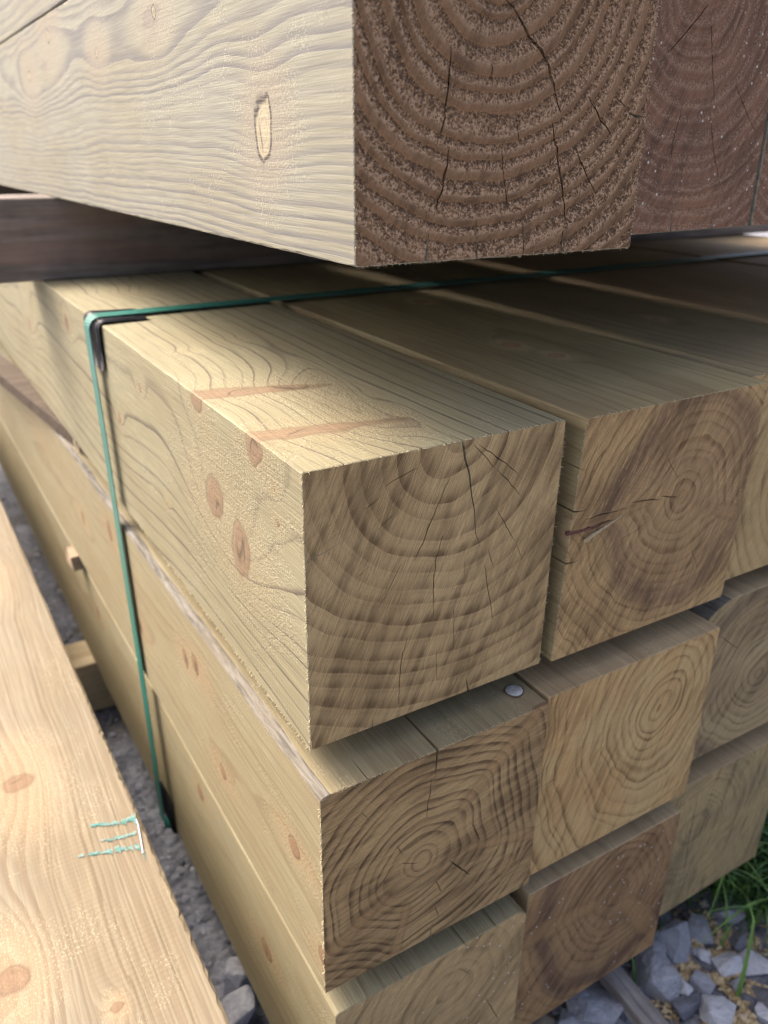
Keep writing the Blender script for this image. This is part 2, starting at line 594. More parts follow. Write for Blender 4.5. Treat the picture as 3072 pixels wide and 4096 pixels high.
    for an, arr in (('grain_a', (t, kq, kd)), ('grain_b', (near, heart, fuzz)), ('grain_c', (wx, wz, mott))):
        at = me.attributes.new(an, 'FLOAT_VECTOR', 'POINT')
        at.data.foreach_set('vector', np.stack(arr, 1).astype(np.float32).ravel())
    me.update()
    o = bpy.data.objects.new(name, me)
    C.objects.link(o)
    o.location = loc; o.rotation_euler = rot
    return tag(o, label, cat, group)


def box_bm(bm, x0, x1, y0, y1, z0, z1, bev=0.0):
    vs_ = [bm.verts.new(p) for p in ((x0, y0, z0), (x1, y0, z0), (x1, y1, z0), (x0, y1, z0), (x0, y0, z1), (x1, y0, z1), (x1, y1, z1), (x0, y1, z1))]
    fs = [bm.faces.new([vs_[i] for i in q]) for q in ((0, 3, 2, 1), (4, 5, 6, 7), (0, 1, 5, 4), (1, 2, 6, 5), (2, 3, 7, 6), (3, 0, 4, 7))]
    if bev:
        eds = list({e for f_ in fs for e in f_.edges})
        bmesh.ops.bevel(bm, geom=eds, offset=bev, segments=2, affect='EDGES', profile=0.6)
    return vs_

# ------------------------------------------------------------------ timber species / treatment
CREAM = dict(early=(0.353, 0.306, 0.178), early2=(0.328, 0.271, 0.149), latec=(0.190, 0.142, 0.076), late=(0.62, 0.95), lateamt=0.72,
             end=(0.428, 0.298, 0.139), end2=(0.336, 0.228, 0.106), endlate=(0.191, 0.118, 0.053), endamt=0.62, fuzz=0.45)


def mats_for(key, **kw):
    P = dict(CREAM); P.update(kw)
    ms = [wood('long_grain_' + key, P, False), wood('end_grain_' + key, P, True)]
    if kw.get('bark'):
        ms.append(WANE)
    return P, ms


def wane_material():
    g = Graph('weathered_wane')
    co = g.obj()
    a = g.noise(co, (330, 26, 330), 4, 0.65, 3.0)
    b = g.noise(co, (70, 24, 70), 3, 0.6, 8.0)
    c = g.noise(co, (30, 7, 30), 2, 0.5, 1.0)
    col = g.mix(g.step(a, 0.36, 0.62), (0.095, 0.085, 0.068), (0.20, 0.182, 0.15))
    col = g.mix(g.step(b, 0.62, 0.72) * 0.8, col, (0.27, 0.255, 0.23))
    col = g.mix(g.step(c, 0.5, 0.64) * 0.4, col, (0.20, 0.17, 0.125))
    col = g.mix(g.step(b, 0.36, 0.30) * 0.6, col, (0.10, 0.075, 0.055))
    return g.finish(col, a + b * 1.6, 0.0016, 1.0, 0.85, 0.2)


WANE = wane_material()


def K(a, b, r, amp=0.02, **kw):
    d = dict(a=a, b=b, r=r, amp=amp); d.update(kw); return d


# top-row front-left timber
MA = mats_for('sleeper_a', seed=1.3, pith=(0.112, 0.004), bendz=(.012, 9.0, 0.0), freq=74, wob=0.0055, ringvar=0.45, late=(0.74, 0.97), lateamt=1.0,
              early=(0.264, 0.238, 0.145), early2=(0.246, 0.214, 0.124), latec=(0.115, 0.092, 0.066), fuzz=0.6, fuzzc=(0.474, 0.442, 0.319),
              knotc=(0.235, 0.155, 0.092), halo=(0.316, 0.234, 0.128), kring=0.3, haloamt=0.22, kamt=0.85, endamt=0.72, saw=66, tear=0.61, tearamt=0.55, hsaw=1.2, elate=(.25,.92), chatter=0.0042,
              end=(0.436, 0.307, 0.149), end2=(0.351, 0.239, 0.113), endlate=(0.191, 0.120, 0.055),
              knots=[K((.118, .150, -.001), (0, .177, -.002), .0120, .016, grow=.11, r0=.05), K((.125, .052, -.002), (0, .070, -.006), .0120, .014, grow=.11, r0=.05),
                     K((.112, .128, -.004), (0, .1535, -.0733), .0165, .030, grow=.13, sig=.045, ay=.5), K((.112, .090, -.004), (0, .1054, -.097), .0155, .028, grow=.13, sig=.042, ay=.5),
                     K((.112, .150, -.002), (0, .159, -.0255), .0026, .006, sig=.009), K((.112, .040, -.002), (0, .041, -.0245), .0022, .005, sig=.008), K((.112, .036, -.003), (0, .038, -.047), .0026, .006, sig=.009),
                     K((.112, .33, -.003), (0, .335, -.035), .005, .012), K((.10, .42, -.03), (0, .43, -.09), .006, .012), K((.09, .30, -.03), (.04, .31, .0), .004, .008), K((.112, .62, -.004), (0, .64, -.03), .010, .02), K((.1, .27, -.03), (0, .285, -.13), .003, .006),
                     K((.112, .9, -.004), (0, .93, -.08), .014, .03), K((.112, 1.2, -.004), (0, 1.22, -.05), .014, .03)])
# top row, second timber: brown heart
MB = mats_for('sleeper_b', seed=4.1, pith=(0.1215, -0.0847), freq=120, wob=0.010, elate=(.35,.92), late=(0.55, 0.95), early=(0.328, 0.271, 0.140), early2=(0.253, 0.196, 0.103), latec=(0.205, 0.142, 0.072), lateamt=0.7, fuzz=0.25,
              end=(0.428, 0.285, 0.128), end2=(0.358, 0.232, 0.103), endlate=(0.185, 0.106, 0.047), endamt=0.7, saw=62, tear=0.62, tearamt=0.55, lightstreak=0.45, hsaw=1.3,
              heart=(0.090, 0.45, (0.25, 0.155, 0.082), 0.6, (0.125, 0.075, 0.050)),
              knots=[K((.10, .0, -.078), (-.01, -.004, -.0885), .0055, .012, grow=.02), K((.150, .002, -.098), (.2, .0, -.117), .008, .012, grow=.08, len=.05, sig=.014), K((.12, .14, -.08), (.11, .15, 0), .007, .014), K((.12, .19, -.08), (.10, .2, 0), .009, .016), K((.12, .42, -.08), (.15, .43, 0), .010, .016)])
MC = mats_for('sleeper_c', streak=0.6, seed=6.7, pith=(0.142, -0.103), freq=78, wob=0.010, end=(0.451, 0.319, 0.149), end2=(0.387, 0.266, 0.120), endlate=(0.210, 0.136, 0.059), endamt=0.75, late=(0.6, 0.95), saw=70, tear=0.7, early=(0.315, 0.259, 0.140), early2=(0.240, 0.188, 0.103), latec=(0.167, 0.115, 0.065),
              knots=[K((.14, .2, -.1), (.12, .21, 0), .008, .016), K((.14, .5, -.1), (.10, .5, 0), .008, .016)])
MD = mats_for('sleeper_d', halo=(0.29, 0.205, 0.11), fuzzc=(0.48, 0.42, 0.28), seed=9.2, pith=(0.084, -0.1027), freq=118, wob=0.006, late=(0.50, 0.94), lateamt=0.5, bark=True, early=(0.259, 0.224, 0.132), early2=(0.246, 0.201, 0.113),
              end=(0.408, 0.277, 0.128), end2=(0.323, 0.212, 0.098), endlate=(0.158, 0.096, 0.046), endamt=0.95, elate=(.3,.90), saw=12, tear=0.60, tearamt=0.7, hsaw=1.4, edge=0.06, ringvar=0.9,
              knotc=(0.215, 0.128, 0.070), eknotc=(0.363, 0.221, 0.099),
              knots=[K((.105, .0, -.080), (.178, -.003, -.012), .0075, .010, grow=.06, sig=.020), K((.150, .004, -.140), (.182, -.002, -.168), .0095, .010, grow=.4, len=.036, sig=.022), K((.07, .002, -.110), (.0, .0, -.155), .007, .009, grow=.05, sig=.022), K((.075, .0, -.125), (.06, -.001, -.2), .006, .008, grow=.05, sig=.02), K((.11, .0, -.108), (.17, .0, -.125), .006, .007, grow=.04, sig=.016),
                     K((.08, .04, -.1), (0, .045, -.085), .009, 0.009, ay=.4, sig=0.022), K((.08, .19, -.1), (0, .2, -.135), .008, 0.009, ay=.4, sig=0.019), K((.08, .245, -.1), (0, .255, -.05), .009, 0.008, ay=.4, sig=0.022), K((.08, .28, -.1), (0, .285, -.06), .007, 0.006, ay=.4, sig=0.017), K((.08, .45, -.1), (0, .46, -.12), .010, 0.009, ay=.4, sig=0.024), K((.08, .55, -.1), (0, .56, -.04), .009, 0.009, ay=.4, sig=0.022), K((.08, .72, -.1), (0, .73, -.09), .01, 0.009, ay=.4, sig=0.024), K((.08, 1.0, -.1), (0, 1.02, -.06), .012, 0.009, ay=.4, sig=0.029)])
ME = mats_for('sleeper_e', early=(0.408, 0.314, 0.182), early2=(0.351, 0.257, 0.144), latec=(0.22, 0.15, 0.08), lateamt=0.4, streak=0.55, seed=12.4, pith=(0.144, -0.061), freq=92, wob=0.014, late=(0.52, 0.95), end=(0.479, 0.339, 0.154), end2=(0.472, 0.298, 0.125), endlate=(0.255, 0.151, 0.063), endamt=0.9, saw=70, tear=0.70, tearamt=0.4, ringvar=1.6, squash=0.78,
              knots=[K((.14, .06, -.06), (.13, .06, 0), .006, .01)])
MF = mats_for('sleeper_f', early=(0.408, 0.314, 0.182), early2=(0.351, 0.257, 0.144), latec=(0.22, 0.15, 0.08), lateamt=0.4, streak=0.6, seed=15.9, pith=(0.121, -0.109), freq=104, wob=0.012, late=(0.50, 0.94), bark=True, end=(0.358, 0.272, 0.139), end2=(0.293, 0.212, 0.111), endlate=(0.158, 0.106, 0.057), endamt=0.85, saw=55, tear=0.72, tearamt=0.35, heart=(0.118, 0.0, (0.2, 0.15, 0.1), 0.75, (0.095, 0.060, 0.045)),
              knots=[K((.125, .0, -.10), (.15, -.002, -.03), .005, .012, sig=.016)])
MG = mats_for('sleeper_g', knotc=(0.215, 0.128, 0.070), halo=(0.29, 0.205, 0.11), fuzzc=(0.48, 0.42, 0.28), seed=18.3, pith=(0.110, -0.050), freq=86, wob=0.016, late=(0.55, 0.95), lateamt=0.6, end=(0.464, 0.325, 0.154), end2=(0.395, 0.272, 0.130), endlate=(0.241, 0.163, 0.077), endamt=0.5, saw=48, tear=0.66, tearamt=0.4, lightstreak=0.3, early=(0.264, 0.230, 0.135), early2=(0.250, 0.209, 0.116), fleck=0.9,
              knots=[K((.1, .13, -.07), (0, .14, -.085), .009, 0.010, ay=.4, sig=0.022), K((.1, .02, -.06), (0, .02, -.1), .007, 0.009, ay=.4, sig=0.017), K((.1, .3, -.07), (0, .31, -.03), .008, 0.009, ay=.4, sig=0.019), K((.1, .5, -.07), (0, .52, -.10), .009, 0.009, ay=.4, sig=0.022), K((.1, .75, -.07), (0, .77, -.05), .009, 0.009, ay=.4, sig=0.022), K((.1, .95, -.07), (0, .97, -.12), .009, 0.009, ay=.4, sig=0.022), K((.1, 1.2, -.07), (0, 1.22, -.06), .009, 0.009, ay=.4, sig=0.022)])
MH = mats_for('sleeper_h', early=(0.408, 0.314, 0.182), early2=(0.351, 0.257, 0.144), latec=(0.22, 0.15, 0.08), lateamt=0.4, seed=21.6, pith=(0.121, -0.066), freq=105, wob=0.012, late=(0.50, 0.95), end=(0.364, 0.232, 0.106), end2=(0.293, 0.175, 0.082), endlate=(0.158, 0.087, 0.044), endamt=0.75, saw=50, tear=0.68, tearamt=0.4, heart=(0.105, 0.30, (0.185, 0.115, 0.066), 0.75, (0.085, 0.050, 0.042)), fleck=1.0, eknotc=(0.330, 0.200, 0.088), squash=0.85,
              knots=[K((.125, .0, -.075), (.2, -.001, -.175), .0135, .009, grow=.14, sig=.024, kfreq=200), K((.11, .0, -.068), (.03, .0, -.062), .012, .007, grow=.1, sig=.02)])
MI = mats_for('sleeper_i', seed=25.0, pith=(0.06, -0.07), freq=125, wob=0.022, late=(0.5, 0.95), end=(0.372, 0.272, 0.130), end2=(0.287, 0.220, 0.114), endlate=(0.191, 0.136, 0.069), endamt=0.7, saw=80, tear=0.72, tearamt=0.3, ringvar=1.8, early=(0.408, 0.314, 0.182), early2=(0.351, 0.257, 0.144), latec=(0.22, 0.15, 0.08), lateamt=0.4)
# upper pack: furry band-sawn ends, pale silvered sides
UPC = dict(early=(0.265, 0.257, 0.197), early2=(0.254, 0.234, 0.164), latec=(0.144, 0.137, 0.131), late=(0.30, 0.85), lateamt=0.75, hlate=-0.12, hfuzz=0.6, kw=-70.0, bump=0.45, fuzz=0.5, fuzzc=(0.562, 0.508, 0.365))
MU1 = mats_for('upper_a', seed=31.2, pith=(0.085, -0.040), freq=92, wob=0.0065, **UPC, sidemul=2.6, ringvar=0.7, streak=0.5, elate=(.45,.85), strokelen=150, subamt=0.1,
               end=(0.264, 0.155, 0.081), end2=(0.235, 0.139, 0.072), endlate=(0.148, 0.082, 0.042), endamt=0.6, saw=66, tear=0.75, tearamt=0.3, hsaw=0.5,
               fur=0.9, furlight=(0.488, 0.323, 0.200), furdark=(0.062, 0.038, 0.026), ebump=1.0,
               knotc=(0.400, 0.344, 0.224), kringc=(0.05, 0.04, 0.038), kring=0.9, halo=(0.30, 0.245, 0.18),
               knots=[K((.085, .09, -.045), (0, .109, -.122), .0125, .006, grow=.2, sig=.034, ay=.75), K((.085, .45, -.045), (0, .48, -.052), .005, .004, sig=.03), K((.085, .29, -.045), (0, .30, -.04), .005, .005, sig=.03), K((.085, .66, -.045), (0, .68, -.02), .007, .006, sig=.05), K((.085, .8, -.045), (0, .82, -.05), .006, .006, sig=.045)])
MU2 = mats_for('upper_b', seed=34.8, pith=(0.105, -0.028), freq=98, wob=0.008, **UPC, end=(0.258, 0.136, 0.076), end2=(0.213, 0.114, 0.069), endlate=(0.118, 0.063, 0.039), endamt=0.55, saw=58, tear=0.70, tearamt=0.35, hsaw=1.0, fur=0.55, furlight=(0.42, 0.30, 0.20), furdark=(0.10, 0.065, 0.05), fleck=1.0, ebump=0.9)
MX = mats_for('sleeper_x', seed=40.5, pith=(0.09, -0.09), freq=90, wob=0.012, early=(0.408, 0.314, 0.182), early2=(0.351, 0.257, 0.144), latec=(0.22, 0.15, 0.08), lateamt=0.4)

# sunlit neighbour timber on the left
MP = mats_for('neighbour', seed=52.3, pith=(0.03, -0.21), drift=(0.02, 0.0), freq=300, wob=0.0045, late=(0.2, 0.8), lateamt=0.7, early=(0.222, 0.190, 0.131), early2=(0.202, 0.164, 0.104), latec=(0.143, 0.101, 0.060), fuzz=0.35, hlate=-0.5, bump=0.6, chatter=0.0055, bark=False, ringvar=1.6,
              knotc=(0.20, 0.12, 0.068), halo=(0.380, 0.254, 0.137), kring=0.5, haloamt=0.3, kamt=0.7,
              knots=[K((.04, .42, -.2), (.085, .430, 0), .014, .010, grow=.2, sig=.034, ay=.5), K((.03, .64, -.2), (.125, .66, 0), .012, .009, grow=.2, sig=.045, ay=.45), K((.05, .36, -.2), (.150, .365, 0), .005, .006), K((.05, 1.1, -.2), (.16, 1.12, 0), .014, .015, sig=.04)])

# ------------------------------------------------------------------ ground
GZ = -0.742


def ground_material():
    g = Graph('stony_ground')
    co = g.obj()
    a = g.noise(co, (26, 26, 26), 5, 0.65, 1.0)
    b = g.voro(co, (85, 85, 85))
    c = g.noise(co, (5, 5, 5), 3, 0.5, 4.0)
    d = g.noise(co, (240, 240, 240), 3, 0.6, 6.0)
    col = g.mix(g.step(a, 0.35, 0.66), (0.19, 0.196, 0.215), (0.31, 0.318, 0.345))
    col = g.mix(g.step(c, 0.52, 0.68) * 0.5, col, (0.12, 0.105, 0.085))
    col = g.scalecol(col, 0.7 + 0.55 * d)
    return g.finish(col, a * 2.0 - b * 1.2 + d * 0.4, 0.006, 1.0, 0.9, 0.2)


bm = bmesh.new()
xs = [-60, -12, -3, -1.2] + [-0.9 + i * 0.03 for i in range(66)] + [1.6, 4, 12, 60]
ysg = [-60, -12, -3, -1.0] + [-0.6 + i * 0.03 for i in range(90)] + [2.6, 5, 12, 60]
grid = [[bm.verts.new((X, Y, 0.010 * mnoise.noise((X * 9, Y * 9, 1.0)) + 0.004 * mnoise.noise((X * 40, Y * 40, 3.0)) if abs(X) < 2 and abs(Y) < 3 else 0.0)) for X in xs] for Y in ysg]
for j in range(len(ysg) - 1):
    for i in range(len(xs) - 1):
        bm.faces.new((grid[j][i], grid[j][i + 1], grid[j + 1][i + 1], grid[j + 1][i]))
tag(link_mesh('ground', bm, ground_material(), None, (0, 0, GZ), smooth=True), kind='structure')

# ------------------------------------------------------------------ lower pack: three rows of square timbers with thin stickers between
ROW = 'timbers of the lower strapped pack'


def nt(edge, path, w, ln, drift=0.0):
    return dict(edge=edge, path=path, w=w, len=ln, drift=drift)


A_SL = [
   [(0.1399, -0.0848), (0.1447, -0.0976)], [(0.1375, -0.0957), (0.1413, -0.1136), (0.1454, -0.1286), (0.1486, -0.1438)],
   [(0.1043, -0.0227), (0.0969, -0.0388), (0.0909, -0.0509), (0.0865, -0.062), (0.0788, -0.0769)],
   [(0.1007, -0.0639), (0.0963, -0.0784), (0.0947, -0.0971), (0.0959, -0.1239)], [(0.069, -0.0759), (0.0628, -0.0866), (0.0511, -0.1069)],
   [(0.0747, -0.1341), (0.0709, -0.1499), (0.0693, -0.1685), (0.0695, -0.1884)],
   [(0.0497, -0.0486), (0.0634, -0.0387)], [(0.0406, -0.0322), (0.0525, -0.0256)], [(0.0554, -0.02), (0.0644, -0.0162), (0.0782, -0.0119)],
   [(0.1214, -0.0036), (0.1306, -0.0132), (0.1402, -0.0238)], [(0.1257, -0.005), (0.147, -0.0206), (0.1608, -0.0324)], [(0.142, -0.0242), (0.1643, -0.0487)],
   [(0.1435, -0.052), (0.1544, -0.0704), (0.1642, -0.0843)], [(0.1648, -0.0861), (0.1717, -0.1014)], [(0.1127, -0.124), (0.1146, -0.1507), (0.1139, -0.1612)],
   [(0.1202, -0.0862), (0.1203, -0.101)], [(0.0347, -0.0788), (0.0438, -0.0722)], [(0.093, -0.1383), (0.0938, -0.149)], [(0.0236, -0.1238), (0.0299, -0.113)],
   [(0.0892, -0.1545), (0.089, -0.1704)], [(0.0998, -0.1528), (0.1011, -0.1802)], [(0.0121, -0.0905), (0.0196, -0.0851)]]
A_W = [.0007, .0008, .0011, .0009, .0008, .0009, .0005, .0005, .0006, .0006, .0007, .0006, .0006, .0005, .0006, .0004, .0005, .0004, .0005, .0005, .0005, .0004]
BEAM_A = beam('timber_sleeper', (0, 0, 0), .1998, .2, 2.4, MA, 'pale timber at the front corner of the top row, arched rings below its top edge', 'timber', ROW,
     notches=[nt(0, [(0.1129, 0), (0.1157, -0.0133), (0.1194, -0.0228), (0.1222, -0.0382), (0.1257, -0.0512), (0.1279, -0.0689), (0.1311, -0.0761), (0.1335, -0.0848)], .0019, .05, -.15),
              nt(2, [(0.1306, -.2), (0.1287, -0.1923), (0.1277, -0.1862)], .0017, .02), nt(2, [(0.0475, -.2), (0.0478, -0.1944), (0.048, -0.1872)], .0010, .02),
              nt(3, [(0.0, -0.0577), (0.0129, -0.0539), (0.0274, -0.0482), (0.0392, -0.0453)], .0008, .022, .5)],
     slits=list(zip(A_SL, A_W)))
B_SL = [([(0.0025, -0.087), (0.0125, -0.0878), (0.0271, -0.0875), (0.0398, -0.086)], .0030, .008), ([(0.0139, -0.0793), (0.0368, -0.0793), (0.0558, -0.0798)], .0009),
        ([(0.0608, -0.0756), (0.0748, -0.0771), (0.0914, -0.0799)], .0012), ([(0.094, -0.0779), (0.1126, -0.0826)], .0011), ([(0.0911, -0.0423), (0.0999, -0.0543), (0.1096, -0.0653)], .0006),
        ([(0.1428, -0.1357), (0.1486, -0.1457), (0.1551, -0.1579)], .0007), ([(0.0531, -0.1068), (0.068, -0.1026), (0.083, -0.0975)], .0005), ([(0.033, -0.1775), (0.031, -0.1836), (0.0301, -0.1901)], .0022, .006)]
BEAM_B = beam('timber_sleeper', (.2135, -.003, -.001), .200, .199, 2.4, MB, 'brown-hearted timber with a bark-lined split in its end, second in the top row', 'timber', ROW,
     skew=(.0035, .0015, -.0015, -.0045), chamfer=.0010, slits=B_SL,
     notches=[nt(3, [(-0.002, -0.0702), (0.0046, -0.0711), (0.0127, -0.0717)], .0016, .045), nt(3, [(-0.0025, -0.1126), (0.0054, -0.1132), (0.0115, -0.1117)], .0016, .045), nt(0, [(0.1189, 0), (0.1193, -0.0034), (0.1188, -0.0074)], .0010, .03),
              nt(2, [(0.1129, -.199), (0.1136, -0.1922), (0.1163, -0.1823)], .0009, .02), nt(3, [(.001, -.037), (.005, -.038), (.011, -.039)], .0006, .03)])
beam('timber_sleeper', (.4185, .016, -.002), .2, .199, 2.4, MC, fine=False, upto=.3, cell=.003, label='wide-ringed pale timber third in the top row, cut off by the right frame edge', group=ROW)
for i, (x0, yy) in enumerate(((.621, .01), (.824, .02), (1.027, .0), (1.230, .015))):
    beam('timber_sleeper', (x0, yy, -.001 - .002 * (i % 2)), .2, .2, 2.4, MX, ('shaded timber fourth from the front corner in the top row', 'shaded timber fifth from the front corner in the top row', 'shaded timber sixth from the front corner in the top row', 'farthest timber of the top row, catching light beyond the upper pack')[i], 'timber', ROW, fine=False, cell=.02)
D_SL = [([(0.0899, -0.0246), (0.0875, -0.0447), (0.0869, -0.0608)], .0009), ([(0.0656, -0.0944), (0.0809, -0.1024)], .0010), ([(0.1104, -0.1164), (0.1313, -0.1435)], .0012), ([(0.0582, -0.0932), (0.0439, -0.1108), (0.0154, -0.1167), (0.0066, -0.1185)], .0010),
        ([(0.0615, -0.0752), (0.0667, -0.0879)], .0007), ([(0.099, -0.159), (0.1025, -0.1739)], .0008), ([(0.0977, -0.1304), (0.1038, -0.1463)], .0008), ([(0.0306, -0.0272), (0.0363, -0.0352)], .0006), ([(0.1303, -0.0886), (0.1402, -0.1116)], .0008)]
BEAM_D = beam('timber_sleeper', (-.0043, -.0213, -.222), .1988, .1927, 2.4, MD, 'timber with a nail head and grey waney edge, front corner of the middle row', 'timber', ROW,
     wane={'TL': (.004, .0075)}, slits=D_SL,
     notches=[nt(0, [(0.0939, 0), (0.0931, -0.0156), (0.0929, -0.0273)], .0026, .075, .0), nt(0, [(.036, 0), (.037, -.003), (.038, -.006)], .0007, .028), nt(0, [(.155, 0), (.155, -.003), (.154, -.006)], .0005, .03), nt(2, [(0.0957, -.1927), (0.0959, -0.1859), (0.0957, -0.1761)], .0012, .02)])
beam('timber_sleeper', (.1986, -.0155, -.222), .2025, .193, 2.4, ME, fine=False, cell=.003, label='honey-coloured timber second in the middle row, oval rings at right', group=ROW, slits=[([(0.0034, -0.091), (0.0219, -0.0905)], .0006)], notches=[nt(0, [(.099, 0), (.099, -.002), (.099, -.005)], .0009, .05)])
beam('timber_sleeper', (.408, .012, -.222), .2, .193, 2.4, MF, fine=False, cell=.003, label='greyish timber with a rounded waney corner, set back at right in the middle row', group=ROW, wane={'TL': (.040, .042)}, slits=[([(0.0371, -0.0391), (0.075, -0.0675)], .0008)])
beam('timber_sleeper', (.0024, -.025, -.440), .1905, .2, 2.4, MG, 'plain light brown timber at the front corner of the bottom row', 'timber', ROW, wane={'TL': (.003, .003), 'TR': (.011, .008)},
     slits=[([(0.1522, -0.0919), (0.1686, -0.1317)], .0010), ([(.03, -.06), (.05, -.075)], .0006), ([(.118, -.028), (.132, -.045)], .0007)], notches=[nt(0, [(.122, 0), (.127, -.006), (.133, -.014)], .0010, .05), nt(0, [(.155, 0), (.158, -.003), (.161, -.006)], .0009, .05), nt(0, [(.06, 0), (.061, -.002), (.062, -.004)], .0005, .04)])
beam('timber_sleeper', (.2026, -.0155, -.440), .1990, .195, 2.4, MH, fine=False, cell=.003, label='red-brown timber second in the bottom row, round knot low at right in its end', group=ROW, slits=[([(.09, -.003), (.1016, -.012)], .0006)])
beam('timber_sleeper', (.408, .006, -.440), .2, .195, 2.4, MI, fine=False, cell=.003, label='dull olive timber at right end of the bottom row above the grass', group=ROW, slits=[([(.05, -.02), (.052, -.10), (.06, -.17)], .0012)])

# nail driven into the middle-row corner timber
bm = bmesh.new()
rr = random.Random(3)
prof = [(.0030, -.010), (.0030, -.0006), (.0066, -.0002), (.0070, .0004), (.0068, .0010), (.0055, .0014), (.0032, .0016), (.0012, .0013)]
NS = 24
rows = [[bm.verts.new((q[0] * math.cos(a) * (1 + .02 * math.sin(3 * a + 1)), q[0] * math.sin(a), q[1] + (.00015 * math.sin(2 * a + 2) if q[1] > 0 else 0))) for a in [2 * math.pi * k / NS for k in range(NS)]] for q in prof]
for a, b in zip(rows, rows[1:]):
    for k in range(NS):
        bm.faces.new((a[k], a[(k + 1) % NS], b[(k + 1) % NS], b[k]))
bm.faces.new(rows[-1])
gn = Graph('galvanised_steel')
co = gn.obj()
na = gn.noise(co, (420, 420, 420), 3, 0.6, 2.0)
nb = gn.noise(co, (1300, 1300, 1300), 2, 0.6, 5.0)
gn.bsdf.inputs['Metallic'].default_value = 0.2
nail_mat = gn.finish(gn.mix(gn.step(na, 0.35, 0.65), (0.56, 0.55, 0.51), (0.36, 0.355, 0.335)), na + nb * 0.5, 0.0004, 1.0, 0.55, 0.5)
link_mesh('nail', bm, nail_mat, BEAM_D, (.1843, .0260, .0004), smooth=True)

bm = bmesh.new()
ri = [bm.verts.new((.0062 * math.cos(a), .0062 * math.sin(a), .00035)) for a in [2 * math.pi * k / 28 for k in range(28)]]
ro = [bm.verts.new(((.0083 + .0008 * math.sin(3 * a + 1)) * math.cos(a), (.0086 + .0008 * math.sin(2 * a)) * math.sin(a), .00025)) for a in [2 * math.pi * k / 28 for k in range(28)]]
for k in range(28):
    bm.faces.new((ri[k], ro[k], ro[(k + 1) % 28], ri[(k + 1) % 28]))
link_mesh('rust_stain', bm, simple('iron_stain', (0.15, 0.105, 0.065), 0.85, 0.15, nscale=(300, 300, 300), namt=0.35), BEAM_D, (.1843, .0260, .0))

# splinter of wood and bark in the open split of the second top timber
bm = bmesh.new()
def sliver(bm, pts, wd, th):
    prev = None
    for i, p in enumerate(pts):
        s = 1.0 - 0.55 * i / (len(pts) - 1)
        p = Vector(p)
        q = [bm.verts.new(p + Vector(o)) for o in ((0, -th * s, -wd * s), (0, -th * s, wd * s), (0, th * s, wd * s), (0, th * s, -wd * s))]
        if prev:
            for k in range(4):
                bm.faces.new((prev[k], prev[(k + 1) % 4], q[(k + 1) % 4], q[k]))
        else:
            bm.faces.new(q)
        prev = q
    bm.faces.new(prev[::-1])
sliver(bm, [(.012, -.0035, -.0955), (.020, -.0022, -.0935), (.029, -.0012, -.0915), (.040, -.0005, -.0885), (.052, .0004, -.0850)], .0012, .0009)
link_mesh('splinter', bm, simple('split_fibre', (0.50, 0.40, 0.25), 0.8, 0.2, nscale=(900, 300, 900), namt=0.45, bump=0.0006), BEAM_B)
bm = bmesh.new()
sliver(bm, [(-.0035, .0010, -.0872), (.006, .0006, -.0876), (.018, .0008, -.0880), (.030, .0016, -.0876), (.039, .003, -.086)], .0014, .0012)
link_mesh('bark', bm, simple('inner_bark', (0.16, 0.062, 0.045), 0.7, 0.3, nscale=(500, 500, 500), namt=0.6, bump=0.0008), BEAM_B)

# torn fibres standing off the sawn arrises
FIBRE = simple('loose_fibre', (0.44, 0.37, 0.24), 0.85, 0.15)


def fibres(parent, runs, seed, ln=.0016, wd=.00022):
    rs_ = random.Random(seed)
    bm = bmesh.new()
    for (a, b, n, out) in runs:
        a, b, out = Vector(a), Vector(b), Vector(out)
        for _ in range(n):
            t = rs_.random() ** 1.3
            p0 = a.lerp(b, t)
            d = (out + Vector((rs_.uniform(-.6, .6), rs_.uniform(-.9, .9), rs_.uniform(-.6, .6)))).normalized()
            L_ = ln * rs_.uniform(.4, 1.7)
            sliver(bm, [p0 - d * .0004, p0 + d * L_ * .6, p0 + d * L_ + Vector((0, 0, rs_.uniform(-.4, .1) * L_))], wd, wd)
    o_ = link_mesh('loose_fibres', bm, FIBRE, parent)
    o_['kind'] = 'stuff'


fibres(BEAM_A, [((.0004, .001, -.1994), (.0004, .5, -.1994), 320, (-.7, 0, -.7)), ((.0004, .0004, -.002), (.0004, .0004, -.198), 120, (-.8, -.6, 0)), ((.003, .0004, -.0004), (.197, .0004, -.0004), 110, (0, -.8, .6)), ((.1992, .0004, -.002), (.1992, .0004, -.198), 60, (.8, -.6, 0))], 1)
fibres(BEAM_D, [((.0004, .0004, -.01), (.0004, .0004, -.19), 140, (-.8, -.6, 0)), ((.012, .0004, -.0004), (.19, .0004, -.0004), 110, (0, -.8, .6))], 2)
fibres(BEAM_B, [((.004, .0004, -.002), (-.004, .0004, -.197), 70, (-.8, -.6, 0)), ((.006, .0004, -.0004), (.197, .0004, -.0004), 90, (0, -.8, .6))], 3)

